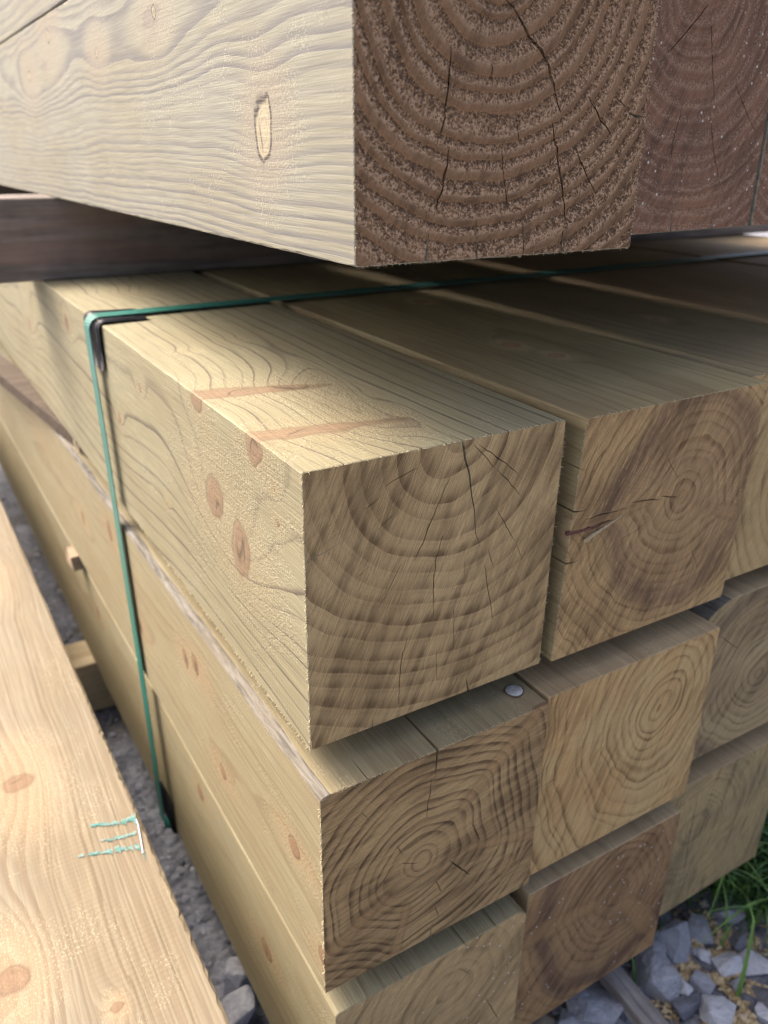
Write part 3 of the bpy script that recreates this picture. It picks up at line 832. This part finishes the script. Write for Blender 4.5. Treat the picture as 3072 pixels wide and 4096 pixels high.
# ------------------------------------------------------------------ upper pack on a dark cross bearer
UP = 'timbers of the upper pack'
PT = -0.0145
U1_SL = [[(0.0889, -0.0618), (0.0981, -0.068), (0.1061, -0.077), (0.118, -0.0861), (0.1252, -0.0983), (0.1318, -0.1123)], [(0.1267, -0.1177), (0.1328, -0.1352), (0.1381, -0.152), (0.1437, -0.171)],
   [(0.0559, -0.0846), (0.0551, -0.0986), (0.0536, -0.1167), (0.0515, -0.1253)], [(0.0568, -0.1302), (0.0543, -0.1481), (0.0498, -0.1611)], [(0.0917, -0.1313), (0.0949, -0.1459), (0.098, -0.1596)],
   [(0.1011, -0.1156), (0.1044, -0.1299)], [(0.1523, -0.1038), (0.1609, -0.113), (0.1732, -0.1238)], [(0.1451, -0.1297), (0.1579, -0.1466), (0.1656, -0.1554)], [(0.1737, -0.1031), (0.1821, -0.1084)], [(0.0811, -0.0891), (0.0838, -0.1011)]]
U1_W = [.0017, .0013, .0012, .0013, .0007, .0006, .0009, .0008, .0007, .0006]
BEAM_U = beam('timber_post', (.030, -.006, .300), .2, .188, 2.4, MU1, 'big pale timber above the rest with a furry sawn end and an oval knot', 'timber', UP, rot=(PT, 0, 0), rag=.0012, cell=.0014, relief=.0006, upto=1.1, slits=list(zip(U1_SL, U1_W)),
     notches=[nt(2, [(0.1416, -0.188), (0.142, -0.1814), (0.1416, -0.1754)], .0016, .03), nt(2, [(0.044, -0.188), (0.0446, -0.1783), (0.0451, -0.1703)], .0017, .03), nt(2, [(0.0788, -0.188), (0.0774, -0.1757), (0.0764, -0.1659)], .0010, .03), nt(2, [(0.113, -0.188), (0.1106, -0.1713), (0.1073, -0.1585)], .0009, .03), nt(1, [(0.2, -0.1143), (0.1905, -0.1126), (0.1858, -0.111)], .0024, .03)])
fibres(BEAM_U, [((.001, .0004, -.1874), (.199, .0004, -.1874), 260, (0, -.6, -.8)), ((.1994, .0004, -.02), (.1994, .0004, -.187), 160, (.8, -.6, 0)), ((.0004, .0004, -.06), (.0004, .0004, -.187), 160, (-.8, -.6, 0))], 4, .0010, .00022)
U2_SL = [[(0.1086, -0.0412), (0.0913, -0.0563), (0.0739, -0.0704)], [(0.1125, -0.0455), (0.12, -0.0687), (0.1307, -0.098)], [(0.126, -0.1015), (0.1376, -0.1291), (0.1546, -0.1584)], [(0.0957, -0.1024), (0.091, -0.1226), (0.0898, -0.1415)], [(0.104, -0.1433), (0.1069, -0.1576)], [(0.1522, -0.0871), (0.1769, -0.109), (0.1874, -0.1178)]]
beam('timber_post', (.2325, .046, .300), .2, .188, 2.4, MU2, fine=False, cell=.003, label='dark red-brown end of the set-back timber at top right, flecked with white', group=UP, rot=(PT, 0, R(3.5)), slits=list(zip(U2_SL, [.0012, .0010, .0009, .0009, .0009, .0008])), notches=[nt(2, [(0.1016, -0.188), (0.1003, -0.1757), (0.0988, -0.1629)], .0018, .03)])
beam('timber_post', (.436, .058, .300), .2, .188, 2.4, MU2, fine=False, cell=.006, label='dark timber end at the very top right corner of the picture', group=UP, rot=(PT, 0, R(1.5)))
for i in range(3):
    beam('timber_post', (.640 + .203 * i, .05, .300), .2, .188, 2.4, MX, ('unseen timber fourth in the upper pack, beyond the right frame edge', 'unseen timber fifth in the upper pack, beyond the right frame edge', 'unseen last timber of the upper pack, beyond the right frame edge')[i], 'timber', UP, fine=False, cell=.02, rot=(PT, 0, 0))
beam('timber_post', (.031, .02, .490), .2, .188, 2.4, MU2, fine=False, label='bleached timber resting on the upper pack at the top left corner', group=UP, rot=(PT, 0, 0))


def wood_piece(name, size, loc, rot, mat, label, cat, group=None, bev=.0015, seg=14, rough_edge=0.0008, axis=0, parent=None):
    """sawn batten, subdivided along its length with slightly uneven arrises; origin at its centre"""
    sx, sy, sz = size
    bm = bmesh.new()
    L = size[axis]
    oth = [a for a in range(3) if a != axis]
    prev = None
    rn = random.Random(name + str(loc))
    for i in range(seg + 1):
        t = -L / 2 + L * i / seg
        hb, hc = size[oth[0]] / 2, size[oth[1]] / 2
        pts = []
        for (sb, sc) in ((-1, -1), (1, -1), (1, 1), (-1, 1)):
            for (ob, oc) in ((0, 1), (1, 0)) if sb * sc > 0 else ((1, 0), (0, 1)):
                co = [0, 0, 0]
                co[axis] = t + (rn.uniform(-1, 1) * rough_edge * 2 if i in (0, seg) else 0)
                co[oth[0]] = sb * (hb - bev * ob) + rn.uniform(-1, 1) * rough_edge * .4
                co[oth[1]] = sc * (hc - bev * oc) + rn.uniform(-1, 1) * rough_edge * .4
                pts.append(bm.verts.new(co))
        if prev:
            for k in range(8):
                bm.faces.new((prev[k], prev[(k + 1) % 8], pts[(k + 1) % 8], pts[k]))
        else:
            bm.faces.new(pts)
        prev = pts
    bm.faces.new(prev[::-1])
    bmesh.ops.recalc_face_normals(bm, faces=bm.faces)
    o = link_mesh(name, bm, mat, parent, loc, rot)
    if label:
        tag(o, label, cat, group)
    return o


def plain_wood(name, c1, c2, c3, scale=(4, 160, 160), bump=.0012):
    g = Graph(name)
    co = g.obj()
    a = g.noise(co, scale, 4, 0.6, 3.0)
    b = g.noise(co, tuple(s * 0.22 for s in scale), 3, 0.6, 7.0)
    c = g.noise(co, (30, 30, 30), 3, 0.6, 9.0)
    col = g.mix(g.step(a, 0.36, 0.64), c1, c2)
    col = g.mix(g.step(b, 0.52, 0.66) * 0.7, col, c3)
    col = g.scalecol(col, 0.72 + 0.5 * c)
    return g.finish(col, a + b, bump, 1.0, 0.85, 0.2)


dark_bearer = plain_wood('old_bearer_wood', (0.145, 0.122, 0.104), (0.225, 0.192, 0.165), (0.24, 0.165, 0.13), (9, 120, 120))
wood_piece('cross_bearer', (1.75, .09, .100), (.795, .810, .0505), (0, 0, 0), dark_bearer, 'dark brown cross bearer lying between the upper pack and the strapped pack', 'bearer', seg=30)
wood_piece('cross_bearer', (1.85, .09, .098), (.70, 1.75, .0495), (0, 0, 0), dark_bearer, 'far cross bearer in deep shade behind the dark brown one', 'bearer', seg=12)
pale_bearer = plain_wood('pale_bearer_wood', (0.42, 0.34, 0.205), (0.50, 0.41, 0.26), (0.36, 0.27, 0.16))
wood_piece('ground_bearer', (2.4, .080, .098), (.62, .885, -.689), (0, 0, 0), pale_bearer, 'pale cross bearer on the ground under the lower pack', 'bearer', seg=24)
stick = plain_wood('brown_sticker_wood', (0.070, 0.052, 0.036), (0.098, 0.074, 0.053), (0.055, 0.040, 0.029))
o = wood_piece('spacer_lath', (.040, .95, .0212), (-.0175, 1.13, -.2112), (0, 0, R(6.2)), stick, 'brown lath poking out at left between the top and middle rows', 'lath', axis=1, seg=20, rough_edge=.0015)
bm = bmesh.new()
rs = random.Random(11)
for k in range(12):
    y0 = -.395 + rs.uniform(-.012, .004); z0 = rs.uniform(-.010, .004); x0 = -.0205
    sliver(bm, [(x0, y0, z0), (x0 - .002, y0 - rs.uniform(.004, .010), z0 - rs.uniform(.001, .006)), (x0 - .004, y0 - rs.uniform(.010, .018), z0 - rs.uniform(.004, .010))], .0010, .0008)
link_mesh('torn_fibre', bm, simple('fresh_torn_wood', (0.62, 0.52, 0.36), 0.8, 0.2), o)
wood_piece('spacer_block', (.46, .042, .024), (.215, .822, -.4275), (0, 0, 0), plain_wood('sticker_wood', (0.30, 0.22, 0.14), (0.38, 0.29, 0.19), (0.22, 0.15, 0.10)), 'small square sticker end showing between the middle and bottom rows', 'lath', seg=8)

# ------------------------------------------------------------------ neighbour timber on the left
BEAM_P = beam('neighbour_timber', (-.290, -.30, -.438), .2205, .2, 2.6, MP, 'sunlit rough-sawn timber lying alone at lower left, with a torn green label', 'timber', chamfer=.003, rag=.0025)
bm = bmesh.new()
# staple
def tube(bm, pts, r, n=8):
    prev = None
    for i, p in enumerate(pts):
        p = Vector(p)
        d = (Vector(pts[min(i + 1, len(pts) - 1)]) - Vector(pts[max(i - 1, 0)])).normalized()
        s = d.orthogonal().normalized(); t = d.cross(s)
        q = [bm.verts.new(p + (s * math.cos(2 * math.pi * k / n) + t * math.sin(2 * math.pi * k / n)) * r) for k in range(n)]
        if prev:
            for k in range(n):
                bm.faces.new((prev[k], prev[(k + 1) % n], q[(k + 1) % n], q[k]))
        prev = q
# local frame of the neighbour timber: origin (-.290,-.30,-.438)
tube(bm, [(.2165, .548, -.004), (.2165, .548, .0006), (.2160, .540, .0012), (.2140, .527, .0012), (.2120, .514, .0012), (.2100, .503, .0006), (.2100, .503, -.004)], .0009)
link_mesh('staple', bm, simple('staple_steel', (0.20, 0.20, 0.23), 0.35, 0.5, metal=0.9), BEAM_P)


def torn_label():
    g = Graph('torn_label_print')
    co = g.obj()
    a = g.noise(co, (30, 330, 60), 3, 0.65, 2.0)
    col = g.mix(g.step(a, 0.42, 0.60), (0.17, 0.235, 0.205), (0.05, 0.175, 0.155))
    return g.finish(col, a, 0.0005, 1.0, 0.6, 0.3)


LAB = torn_label()
bm = bmesh.new()
rs = random.Random(5)
def scrap(bm, x0, x1, yc0, yc1, w0, w1, n=9):
    pa = pb = None
    for i in range(n):
        t = i / (n - 1)
        X = x0 + (x1 - x0) * t
        Yc = yc0 + (yc1 - yc0) * t
        wd = w0 + (w1 - w0) * t
        a = bm.verts.new((X, Yc - wd * rs.uniform(.25, 1), .0006 + rs.uniform(0, .0004)))
        b = bm.verts.new((X, Yc + wd * rs.uniform(.25, 1), .0006 + rs.uniform(0, .0004)))
        if pa:
            bm.faces.new((pa, a, b, pb))
        pa, pb = a, b
for (x0, x1, y0, y1, wd, nd) in ((.2165, .176, .548, .561, .0048, 8), (.2125, .180, .530, .537, .0028, 6), (.2105, .158, .512, .530, .0044, 9)):
    for k in range(nd):
        a = (k + rs.uniform(0, .25)) / nd; b = a + rs.uniform(.7, 1.15) / nd
        wk = wd * 2.0 * (1 - .7 * a) * rs.uniform(.6, 1.1)
        yo = rs.uniform(-.0012, .0012)
        scrap(bm, x0 + (x1 - x0) * a, x0 + (x1 - x0) * b, y0 + (y1 - y0) * a + yo, y0 + (y1 - y0) * b + yo, wk, wk * .6, 5)
scrap(bm, .2175, .2135, .556, .540, .004, .002, 4)
scrap(bm, .2120, .2085, .507, .494, .003, .002, 4)
link_mesh('torn_label', bm, LAB, BEAM_P)

# ------------------------------------------------------------------ green strap and corner guards
SX = -.0085          # strap stands off the left faces
strap_g = Graph('green_strap')
co = strap_g.obj()
e1 = strap_g.voro(co, (420, 420, 420))
n0 = strap_g.noise(co, (60, 60, 60), 2, 0.5, 1.0)
STRAP = strap_g.finish(strap_g.mix(strap_g.step(n0, 0.3, 0.7), (0.022, 0.140, 0.108), (0.030, 0.168, 0.132)), e1, 0.0004, 0.5, 0.38, 0.5)
path = []
for X in (1.25, .8, .4, .21, .12, .06, .03):
    path.append((X, .4925 + .03 * X / .4 * .4, .0032))
for k in range(0, 7):
    a = R(90 + 15 * k)
    path.append((.0045 - .0 + .0125 * math.cos(a), .4925 - .002 * k / 6, -.0093 + .0125 * math.sin(a)))
for zz, yy in ((-.05, .484), (-.12, .476), (-.2, .469), (-.3, .460), (-.4, .451), (-.5, .445), (-.58, .441), (-.63, .439)):
    path.append((SX + (.0005 if zz < -.3 else 0), yy, zz))
for k in range(0, 7):
    a = R(180 + 15 * k)
    path.append((.0035 + .012 * math.cos(a), .439, -.634 + .012 * math.sin(a)))
path.append((.3, .439, -.646)); path.append((1.2, .439, -.646))
bm = bmesh.new()
HW, TH = .0115, .0009
prev = None
pv = [Vector(p) for p in path]
for i, p in enumerate(pv):
    d = (pv[min(i + 1, len(pv) - 1)] - pv[max(i - 1, 0)]).normalized()
    side = Vector((0, 1, 0)); side = (side - d * side.dot(d)).normalized()
    nrm = d.cross(side).normalized()
    q = [bm.verts.new(p + side * a * HW + nrm * b * TH * .5) for a, b in ((-1, -1), (1, -1), (1, 1), (-1, 1))]
    if prev:
        for k in range(4):
            bm.faces.new((prev[k], prev[(k + 1) % 4], q[(k + 1) % 4], q[k]))
    prev = q
bmesh.ops.recalc_face_normals(bm, faces=bm.faces)
tag(link_mesh('strap', bm, STRAP), 'green plastic strap running over the top row and down the side of the pack', 'strap')

GUARD = simple('black_guard_plastic', (0.018, 0.020, 0.028), 0.38, 0.5, nscale=(50, 50, 50), namt=0.4)


def guard(name, label, corner, ydir_c, leg_x, leg_z, wid, flip=1):
    """angle-shaped corner guard with raised side ribs and rounded toes"""
    bm = bmesh.new()
    th = .0022
    cx, cz = corner
    rad = .007
    prof = []
    n = 7
    prof.append((cx + leg_x, cz + flip * th * .5))
    prof.append((cx + leg_x * .5, cz + flip * th * .8))
    for k in range(n):
        a = R(90 + 90 * k / (n - 1))
        prof.append((cx + rad - th + rad * math.cos(a), cz + flip * (-rad + th + rad * math.sin(a))))
    prof.append((cx - th * .8, cz - flip * leg_z * .5))
    prof.append((cx - th * .5, cz - flip * leg_z))
    cols = [(-1.0, 0.0, .86), (-.97, .0016, .93), (-.80, .0020, 1.0), (-.62, .0019, 1.0), (-.52, .0, 1.0), (.52, .0, 1.0), (.62, .0019, 1.0), (.80, .0020, 1.0), (.97, .0016, .93), (1.0, 0.0, .86)]
    m_ = len(prof)
    grid = []
    for (f_, lift, ext) in cols:
        row = []
        for i, (X, Z) in enumerate(prof):
            a = Vector(prof[max(i - 1, 0)]); b = Vector(prof[min(i + 1, m_ - 1)])
            d = (b - a).normalized()
            nr = Vector((-d.y, d.x)) * flip
            if nr.dot(Vector((X - cx - .02, Z - cz + flip * .02))) < 0:
                nr = -nr
            pp = Vector((X, Z))
            if i == 0: pp = Vector((cx + leg_x * ext, Z))
            if i == m_ - 1: pp = Vector((X, cz - flip * leg_z * ext))
            pp = pp + nr * lift
            yo = ydir_c + f_ * wid * .5 * (1.0 if 1 < i < m_ - 2 else .93)
            row.append((pp.x, yo, pp.y))
        grid.append(row)
    V = [[bm.verts.new(c) for c in row] for row in grid]
    for a, b in zip(V, V[1:]):
        for i in range(m_ - 1):
            bm.faces.new((a[i], a[i + 1], b[i + 1], b[i]))
    geom = bmesh.ops.solidify(bm, geom=list(bm.faces), thickness=.0011)
    bmesh.ops.recalc_face_normals(bm, faces=bm.faces)
    tag(link_mesh(name, bm, GUARD, smooth=True), label, 'corner guard')


guard('corner_guard', 'black plastic corner guard under the green strap on the top edge', (-.0012, .0005), .4865, .050, .050, .060)
guard('corner_guard', 'black plastic corner guard under the green strap at the bottom edge', (.0006, -.6405), .439, .045, .055, .052, flip=-1)

# ------------------------------------------------------------------ stones, stick, sawdust, grass
def stone_mat(name, c1, c2, vein):
    g = Graph(name)
    co = g.obj()
    a = g.noise(co, (45, 45, 45), 4, 0.65, 1.0)
    b = g.noise(co, (160, 160, 160), 3, 0.65, 5.0)
    c = g.noise(co, (22, 90, 50), 3, 0.6, 8.0)
    col = g.mix(g.step(a, 0.35, 0.66), c1, c2)
    col = g.mix(g.step(c, 0.60, 0.68) * 0.6, col, vein)
    col = g.scalecol(col, 0.72 + 0.5 * b)
    return g.finish(col, a * 1.5 + b, 0.003, 1.0, 0.8, 0.3)


SM = [stone_mat('slate_grey_stone', (0.30, 0.305, 0.33), (0.41, 0.415, 0.44), (0.46, 0.46, 0.49)), stone_mat('pale_stone', (0.50, 0.505, 0.53), (0.62, 0.62, 0.63), (0.60, 0.59, 0.58)), stone_mat('tan_stone', (0.24, 0.205, 0.16), (0.33, 0.28, 0.22), (0.42, 0.38, 0.32)), stone_mat('dark_stone', (0.13, 0.135, 0.155), (0.20, 0.205, 0.23), (0.20, 0.20, 0.21))]


def rock_bm(rn, sx, sy, sz, n=14):
    bm = bmesh.new()
    for i in range(n):
        v = Vector((rn.gauss(0, 1), rn.gauss(0, 1), rn.gauss(0, 1))).normalized()
        e = 0.80 + 0.25 * rn.random()
        v = Vector([math.copysign(abs(c) ** 0.62, c) for c in v])
        bm.verts.new((v.x * sx * .5 * e, v.y * sy * .5 * e, v.z * sz * .5 * e))
    res = bmesh.ops.convex_hull(bm, input=bm.verts)
    junk = [v for v in bm.verts if not v.link_faces]
    bmesh.ops.delete(bm, geom=junk, context='VERTS')
    bmesh.ops.bevel(bm, geom=list(bm.edges), offset=min(sx, sy, sz) * .03, segments=1, affect='EDGES')
    bmesh.ops.triangulate(bm, faces=bm.faces)
    bmesh.ops.recalc_face_normals(bm, faces=bm.faces)
    return bm


SM[2], SM[3] = SM[3], SM[2]
STN = [(.443, -.008, .074, .088, .046, 0, 'largest grey stone at lower right, beside the weathered stick'),
       (.498, .014, .054, .056, .040, 0, 'blocky grey stone below the knot of the red-brown timber'),
       (.464, .026, .040, .044, .030, 0, 'rounded grey stone tucked under the red-brown timber'),
       (.540, .014, .042, .036, .030, 0, 'grey stone between the timber and the thin upright grass blade'),
       (.587, .016, .062, .040, .030, 0, 'long flat grey stone under the grass'),
       (.518, .040, .036, .036, .028, 2, 'dark stone in the shade under the right timber'),
       (.532, -.034, .040, .032, .024, 1, 'pale flat stone left of the thin upright grass blade'),
       (.558, -.053, .040, .042, .028, 1, 'pale stone right of the thin upright grass blade'),
       (.482, -.036, .032, .034, .026, 0, 'rounded grey stone in the sawdust at lower right'),
       (.457, -.030, .024, .032, .030, 1, 'small bluish pale stone leaning on the largest grey stone'),
       (.447, -.045, .048, .020, .026, 2, 'dark narrow stone beyond the end of the weathered stick'),
       (.468, -.070, .046, .044, .026, 1, 'pale angular stone at the bottom edge of the picture'),
       (.518, -.062, .026, .026, .020, 0, 'small grey stone beside the foot of the thin grass blade'),
       (.532, -.083, .028, .046, .030, 2, 'dark stone at the right frame edge'),
       (.514, -.101, .024, .034, .024, 1, 'pale stone in the bottom right corner'),
       (.350, .006, .082, .066, .046, 0, 'broad dark grey stone below the weathered stick'),
       (.316, .006, .048, .034, .034, 0, 'grey stone at the bottom edge under the red-brown timber'),
       (.519, -.012, .020, .018, .014, 1, 'tiny pinkish pale chip in the sawdust'),
       (.571, -.019, .036, .028, .022, 2, 'dark stone behind the pale stones at right'),
       (.414, .030, .022, .030, .024, 2, 'dark stone wedged behind the weathered stick'),
       (.012, .245, .048, .046, .052, 0, 'grey stone in the gap between the left timber and the pack'),
       (-.002, .205, .056, .050, .048, 0, 'lumpy grey stone at the bottom of the gap left of the pack'),
       (-.010, .150, .062, .060, .036, 0, 'flat grey stone at the bottom edge in the gap left of the pack')]
STG = 'stones lying round the timber pack'
rn = random.Random(21)
for (X, Y, sx, sy, sz, mi, lab) in STN:
    o = link_mesh('stone', rock_bm(rn, sx, sy, sz), SM[mi], None, (X, Y, GZ + sz * .33), (rn.uniform(-.2, .2), rn.uniform(-.2, .2), rn.uniform(0, 6.28) if abs(sx - sy) < .008 else rn.uniform(-.5, .1)))
    tag(o, lab, 'stone', STG)
placed = [(s[0], s[1], max(s[2], s[3]) * .5) for s in STN]
# loose gravel nobody could count
bm = bmesh.new()
cnt = 0
def add_pebble(bm, rn, X, Y, s, zz):
    vs_ = []
    base = [(-1, -1, -1), (1, -1, -1), (1, 1, -1), (-1, 1, -1), (-.7, -.6, 1), (.6, -.7, 1), (.7, .7, 1), (-.6, .6, 1)]
    rot = Matrix.Rotation(rn.uniform(0, 6.28), 3, 'Z') @ Matrix.Rotation(rn.uniform(-.5, .5), 3, 'X')
    for b in base:
        v = rot @ Vector((b[0] * s * rn.uniform(.7, 1.1), b[1] * s * rn.uniform(.5, .9), b[2] * s * rn.uniform(.35, .6)))
        vs_.append(bm.verts.new((X + v.x, Y + v.y, zz + v.z)))
    mi = rn.choice((0, 0, 1, 2, 3))
    for q in ((4, 5, 6, 7), (0, 1, 5, 4), (1, 2, 6, 5), (2, 3, 7, 6), (3, 0, 4, 7)):
        f_ = bm.faces.new([vs_[i] for i in q]); f_.material_index = mi
def gz(X, Y):
    return GZ + 0.010 * mnoise.noise((X * 9, Y * 9, 1.0)) + 0.004 * mnoise.noise((X * 40, Y * 40, 3.0))
for k in range(1500):
    X, Y = rn.uniform(.24, .95), rn.uniform(-.22, .55)
    if rn.random() < .5 and X < .66 and Y < .0: continue
    s = rn.choice((.003, .004, .005, .007, .009, .012))
    add_pebble(bm, rn, X, Y, s, gz(X, Y) + s * .2)
for k in range(900):
    X, Y = rn.uniform(-.12, .16), rn.uniform(.1, 2.0)
    s = rn.choice((.003, .003, .004, .004, .005, .007))
    add_pebble(bm, rn, X, Y, s, gz(X, Y) + s * .05)
tag(link_mesh('gravel', bm, SM), 'small grey gravel scattered between the larger stones', 'gravel', kind='stuff')

# sawdust: pale shavings in drifts
bm = bmesh.new()
for k in range(9000):
    X, Y = rn.gauss(.515, .055), rn.gauss(-.055, .045)
    dns = mnoise.noise((X * 42, Y * 42, 7.0))
    if dns < -0.10 + 0.25 * rn.random(): continue
    s = rn.uniform(.0007, .0022)
    zz = gz(X, Y) + .003 + rn.uniform(0, .004)
    a = rn.uniform(0, 6.28); tl = rn.uniform(-.6, .6)
    d1 = Vector((math.cos(a), math.sin(a), tl * .6)) * s * rn.uniform(1, 2.2); d2 = Vector((-math.sin(a), math.cos(a), rn.uniform(-.5, .5))) * s * .7
    c = Vector((X, Y, zz))
    vs_ = [bm.verts.new(c + q) for q in (-d1 - d2, d1 - d2, d1 + d2, -d1 + d2)]
    f_ = bm.faces.new(vs_); f_.material_index = rn.choice((0, 0, 1, 2))
tag(link_mesh('sawdust', bm, [simple('sawdust_pale', (0.62, 0.50, 0.30), 0.9, 0.1), simple('sawdust_yellow', (0.50, 0.37, 0.19), 0.9, 0.1), simple('sawdust_brown', (0.34, 0.23, 0.12), 0.9, 0.1)]), 'pale sawdust drifted between the stones at lower right', 'sawdust', kind='stuff')

# weathered offcut stick
wood_piece('offcut_stick', (.026, .20, .018), (.378, -.045, GZ + .034), (R(-3), R(4), R(-6.0)), plain_wood('silvered_stick_wood', (0.22, 0.20, 0.185), (0.36, 0.335, 0.31), (0.15, 0.13, 0.12), (160, 7, 160), .0020), 'silvery weathered offcut stick lying on the stones under the pack', 'stick', axis=1, seg=16, rough_edge=.002)

# grass
grass_m = []
for nm, c in (('grass_green', (0.085, 0.20, 0.040)), ('grass_dark', (0.042, 0.11, 0.028)), ('grass_light', (0.16, 0.29, 0.065))):
    g = Graph(nm)
    co = g.obj()
    a = g.noise(co, (40, 40, 40), 3, 0.6, 2.0)
    g.finish(g.mix(g.step(a, 0.3, 0.7), c, tuple(k * 0.65 for k in c)), None, rough=0.5, spec=0.35)
    g.bsdf.inputs['Transmission Weight'].default_value = 0.0
    grass_m.append(g.mat)


def blade(bm, base, d, h, w, bend, mi, n=9, kink=None):
    d = Vector(d).normalized(); side = Vector((-d.y, d.x, 0))
    prev = None
    for i in range(n):
        t = i / (n - 1)
        p = Vector(base) + d * (bend * h * t * t) + Vector((0, 0, h * (t - .45 * min(bend, 1.3) * t ** 2.6)))
        if kink and t > kink[0]:
            p = p + Vector(kink[1]) * (t - kink[0])
        ww = w * (1 - t ** 2.2) * .5 + .0001
        q = (bm.verts.new(p - side * ww), bm.verts.new(p + d * ww * .35 - Vector((0, 0, ww * .25))), bm.verts.new(p + side * ww))
        if prev:
            for k in range(2):
                f_ = bm.faces.new((prev[k], prev[k + 1], q[k + 1], q[k])); f_.material_index = mi
                f_.smooth = True
        prev = q


bm = bmesh.new()
for k in range(900):
    X = rn.uniform(.55, .90); Y = rn.uniform(-.06, .34)
    if X + .55 * Y < .600 + rn.uniform(-.02, .03): continue
    a = rn.uniform(0, 6.28)
    dx, dy = math.cos(a) - .55, math.sin(a) - .35
    blade(bm, (X, Y, gz(X, Y)), (dx, dy, 0), rn.uniform(.05, .15), rn.uniform(.003, .0055), rn.uniform(.4, 1.4), rn.choice((0, 0, 1, 1, 2)))
for k in range(110):
    X = rn.uniform(.60, .74); Y = rn.uniform(-.05, .08)
    blade(bm, (X, Y, gz(X, Y)), (rn.uniform(-1.0, -.1), rn.uniform(-.7, .7), 0), rn.uniform(.10, .20), rn.uniform(.004, .0065), rn.uniform(.5, 1.2), rn.choice((0, 2, 2, 1)), 12)
tag(link_mesh('grass', bm, grass_m), 'tufts of long green grass beside the right end of the pack', 'grass', kind='stuff')
GB = 'single grass blades among the stones'
for (bx, by, d, h, w, be, mi, kink, lab) in (
        (.506, -.068, (.9, .6, 0), .150, .0050, .45, 2, (.72, (-.04, .02, -.06)), 'tall single grass blade growing from the sawdust at lower right'),
        (.566, -.004, (.2, .7, 0), .095, .0042, .35, 2, None, 'thin grass blade standing behind the pale stones'),
        (.548, -.012, (.9, .2, 0), .045, .0034, .8, 2, None, 'short grass blade leaning over the stones'),
        (.414, .004, (.25, 1, 0), .070, .0036, .5, 0, None, 'dark grass blade between the stick and the largest stone'),
        (.425, -.012, (.7, .5, 0), .030, .0032, 1.2, 0, None, 'low bent grass blade against the largest stone')):
    bm = bmesh.new()
    blade(bm, (0, 0, 0), d, h, w, be, mi, 12, kink)
    tag(link_mesh('grass_blade', bm, grass_m, None, (bx, by, gz(bx, by))), lab, 'grass blade', GB)
